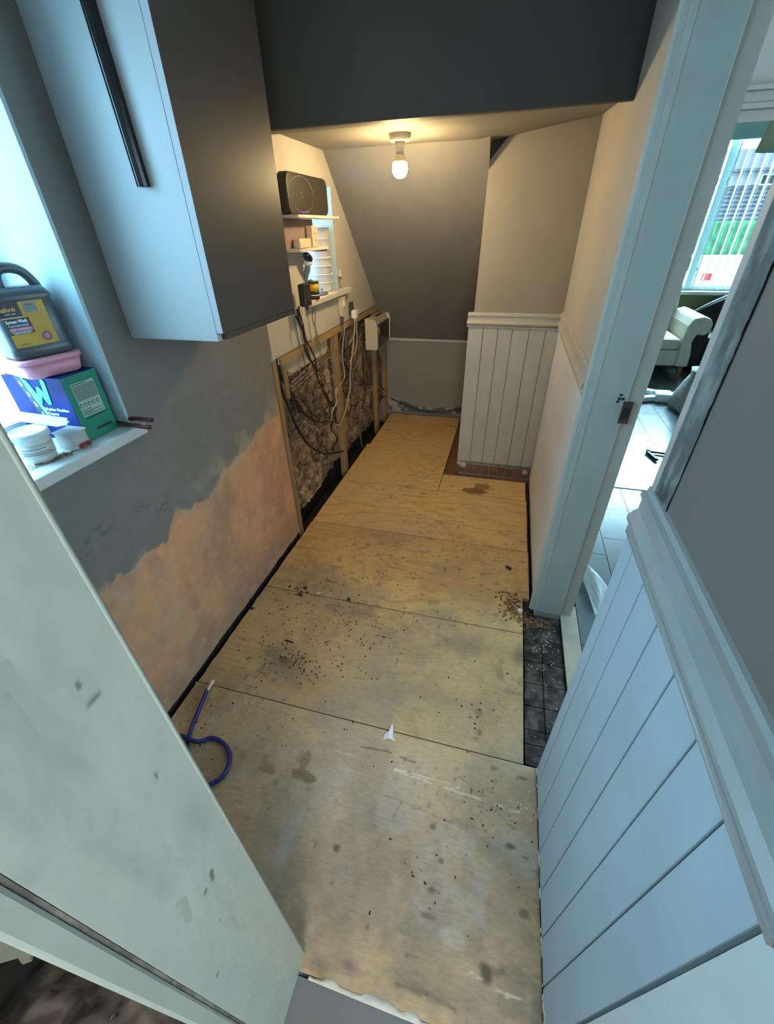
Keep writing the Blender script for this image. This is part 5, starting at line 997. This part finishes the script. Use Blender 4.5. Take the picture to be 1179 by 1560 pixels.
mbs.quadify(vs, [tuple(range(seg))[::-1], tuple(range(5*seg, 6*seg))]+[(i*seg+k, i*seg+(k+1) % seg, (i+1)*seg+(k+1) % seg, (i+1)*seg+k) for i in range(5) for k in range(seg)], True)
part(mbs, 'cloth', mat('patterned cloth', (0.50, 0.47, 0.44), 0.9, 0.3, 30, 0.4, 60, col2=(0.28, 0.26, 0.25)), ps)
part(MB().tube([(1.80+0.125*math.cos(a)*0.8, 4.45+0.125*math.sin(a), 0.325) for a in np.linspace(0, 2*PI, 16)], 0.008, 6, False), 'tie', M_cabG, ps)
cl = thing('black_clamp', 'small black spring clamp on the pale floor beyond the doorway', 'clamp', (1.22, 3.33, 0))
part(MB().bar((1.185, 3.385, 0.012), (1.225, 3.245, 0.012), 0.022, 0.02), 'jaw', M_blackp, cl, 0.003); part(MB().bar((1.19, 3.39, 0.012), (1.33, 3.375, 0.012), 0.014, 0.016), 'jaw', M_blackp, cl, 0.003)
part(MB().sphere((1.192, 3.388, 0.016), 0.015, 1, 1, 0.9, 10), 'pivot', M_blackp, cl)
pb = MB(); r = random.Random(12); G = 12
def bagp(i, j):
    u, v = i/(G-1), j/(G-1); P = Vector((0.505, 1.86, 0))*(1-u)*(1-v)+Vector((0.54, 1.90, 0))*(u)*(1-v)+Vector((0.56, 1.50, 0))*(1-u)*v+Vector((0.68, 1.62, 0))*u*v
    return P+Vector((0, 0, 0.012+0.05*math.sin(PI*u)*math.sin(PI*v)+0.018*abs(math.sin(7*u+3*v))))
pb.quadify([bagp(i, j) for i in range(G) for j in range(G)], [(i*G+j, (i+1)*G+j, (i+1)*G+j+1, i*G+j+1) for i in range(G-1) for j in range(G-1)], False)
o = pb.build('plastic_sheet', mat('translucent sheet', (0.75, 0.85, 0.9), 0.25, 0.02, 10, alpha=0.6)); so_ = o.modifiers.new('thick', 'SOLIDIFY'); so_.thickness = 0.001
tag(o, 'crumpled translucent plastic sheet on the hall floor just past the doorway', 'sheet')
ls = thing('pendant_lamp', 'green cream pendant lampshade at the top right of the doorway view', 'lamp', (1.675, 4.4, 2.4))
part(MB().lathe([(0.10, 0.0), (0.115, 0.01), (0.14, -0.17), (0.132, -0.17), (0.105, 0.0)][1:4]+[(0.104, 0.0)], (1.675, 4.4, 2.07), 24), 'lamp_shade', mat('green cream shade', (0.60, 0.62, 0.46), 0.8, 0.05, 9), ls)
part(MB().tube([(1.675, 4.4, 2.4), (1.675, 4.4, 2.05)], 0.004), 'flex', M_whiteclean, ls); part(MB().lathe([(0.02, 0), (0.018, -0.05)], (1.675, 4.4, 2.06), 12), 'holder', M_whiteclean, ls)
part(MB().lathe([(0.012, 0), (0.028, -0.03), (0.03, -0.055), (0.018, -0.08), (0.001, -0.085)], (1.675, 4.4, 2.01), 14), 'bulb', M_whiteclean, ls)
# ---- outside
st_ = struct(MB().box(-6, 30, 6.9, 60, -0.9, -0.75).build('ground', mat('pale paving', (0.5, 0.5, 0.48), 0.8, 0.05, 2)), 'pale paved street outside the living room window')
hd = tag(MB().box(3.0, 12.5, 19.7, 20.3, 0.45, 1.5).build('hedge', mat('hedge green', (0.06, 0.24, 0.10), 0.9, 0.4, 5, 0.8, 6), bevel=0.08), 'clipped green hedge across the street seen through the blind', 'hedge')
tag(MB().box(2.5, 12.5, 19.3, 19.6, -0.75, 0.52).build('garden_wall', mat('white rendered wall', (0.7, 0.7, 0.68), 0.8, 0.05, 3), bevel=0.03), 'low white garden wall below the hedge', 'wall')
ho = thing('house', 'grey house with a tiled lean-to roof across the street', 'house', (8, 26, -0.75))
M_hw = mat('house render', (0.40, 0.42, 0.44), 0.8, 0.05, 2); M_rf = mat('roof slate', (0.12, 0.14, 0.17), 0.7, 0.15, 4)
part(MB().box(2.0, 16.0, 26, 33, -0.75, 3.2), 'wall', M_hw, ho)
part(MB().prism([(24.2, 1.45), (24.2, 1.52), (26.0, 2.75), (26.0, 2.68)], lambda a, b: (2.6, a, b), lambda a, b: (14, a, b)), 'porch_roof', M_rf, ho)
for k in range(8): part(MB().box(2.6, 14, 24.16+k*0.225, 24.20+k*0.225+0.15, 1.53+k*0.154, 1.56+k*0.154), 'tile_course', M_rf, ho)
part(MB().prism([(25.6, 3.2), (25.6, 3.3), (29.5, 4.3), (33.4, 3.3), (33.4, 3.2)], lambda a, b: (1.8, a, b), lambda a, b: (16.2, a, b)), 'roof', M_rf, ho)
for x in (4.0, 7.5, 9.6, 12.0):
    wn = part(MB().box(x, x+1.0, 25.96, 26.02, 2.72, 3.12), 'window', M_fr, ho); part(MB().box(x+0.06, x+0.94, 25.94, 25.97, 2.78, 3.06), 'pane', M_blackp, wn)
for x in (3.4, 6.0, 8.6, 11.2): part(MB().box(x, x+0.18, 24.3, 24.48, -0.75, 1.45), 'porch_post', M_hw, ho)
vn = thing('parked_car', 'pale parked car with red rear lights beyond the garden wall', 'car', (5.2, 17.0, -0.75))
part(MB().prism([(3.8, -0.45), (5.75, -0.45), (5.78, 0.1), (5.5, 0.25), (5.25, 0.68), (4.3, 0.72), (3.85, 0.2)], lambda a, b: (a, 16.4, b), lambda a, b: (a, 18.0, b)), 'body', mat('pale car paint', (0.6, 0.62, 0.64), 0.3, 0.01, 3), vn, 0.05)
part(MB().prism([(4.35, 0.28), (5.32, 0.28), (5.18, 0.6), (4.45, 0.62)], lambda a, b: (a, 16.37, b), lambda a, b: (a, 16.39, b)), 'window', M_blackp, vn)
part(MB().box(5.5, 5.74, 16.36, 16.42, 0.02, 0.20), 'rear_light', mat('red lens', (0.6, 0.03, 0.03), 0.3), vn)
for x in (4.2, 5.4): part(MB().lathe([(0.31, 0), (0.31, 0.2)], (0, 0, 0), 20, 1, 1, Matrix.Translation((x, 16.35, -0.44)) @ Matrix.Rotation(-PI/2, 4, 'X')), 'wheel', M_blackp, vn)
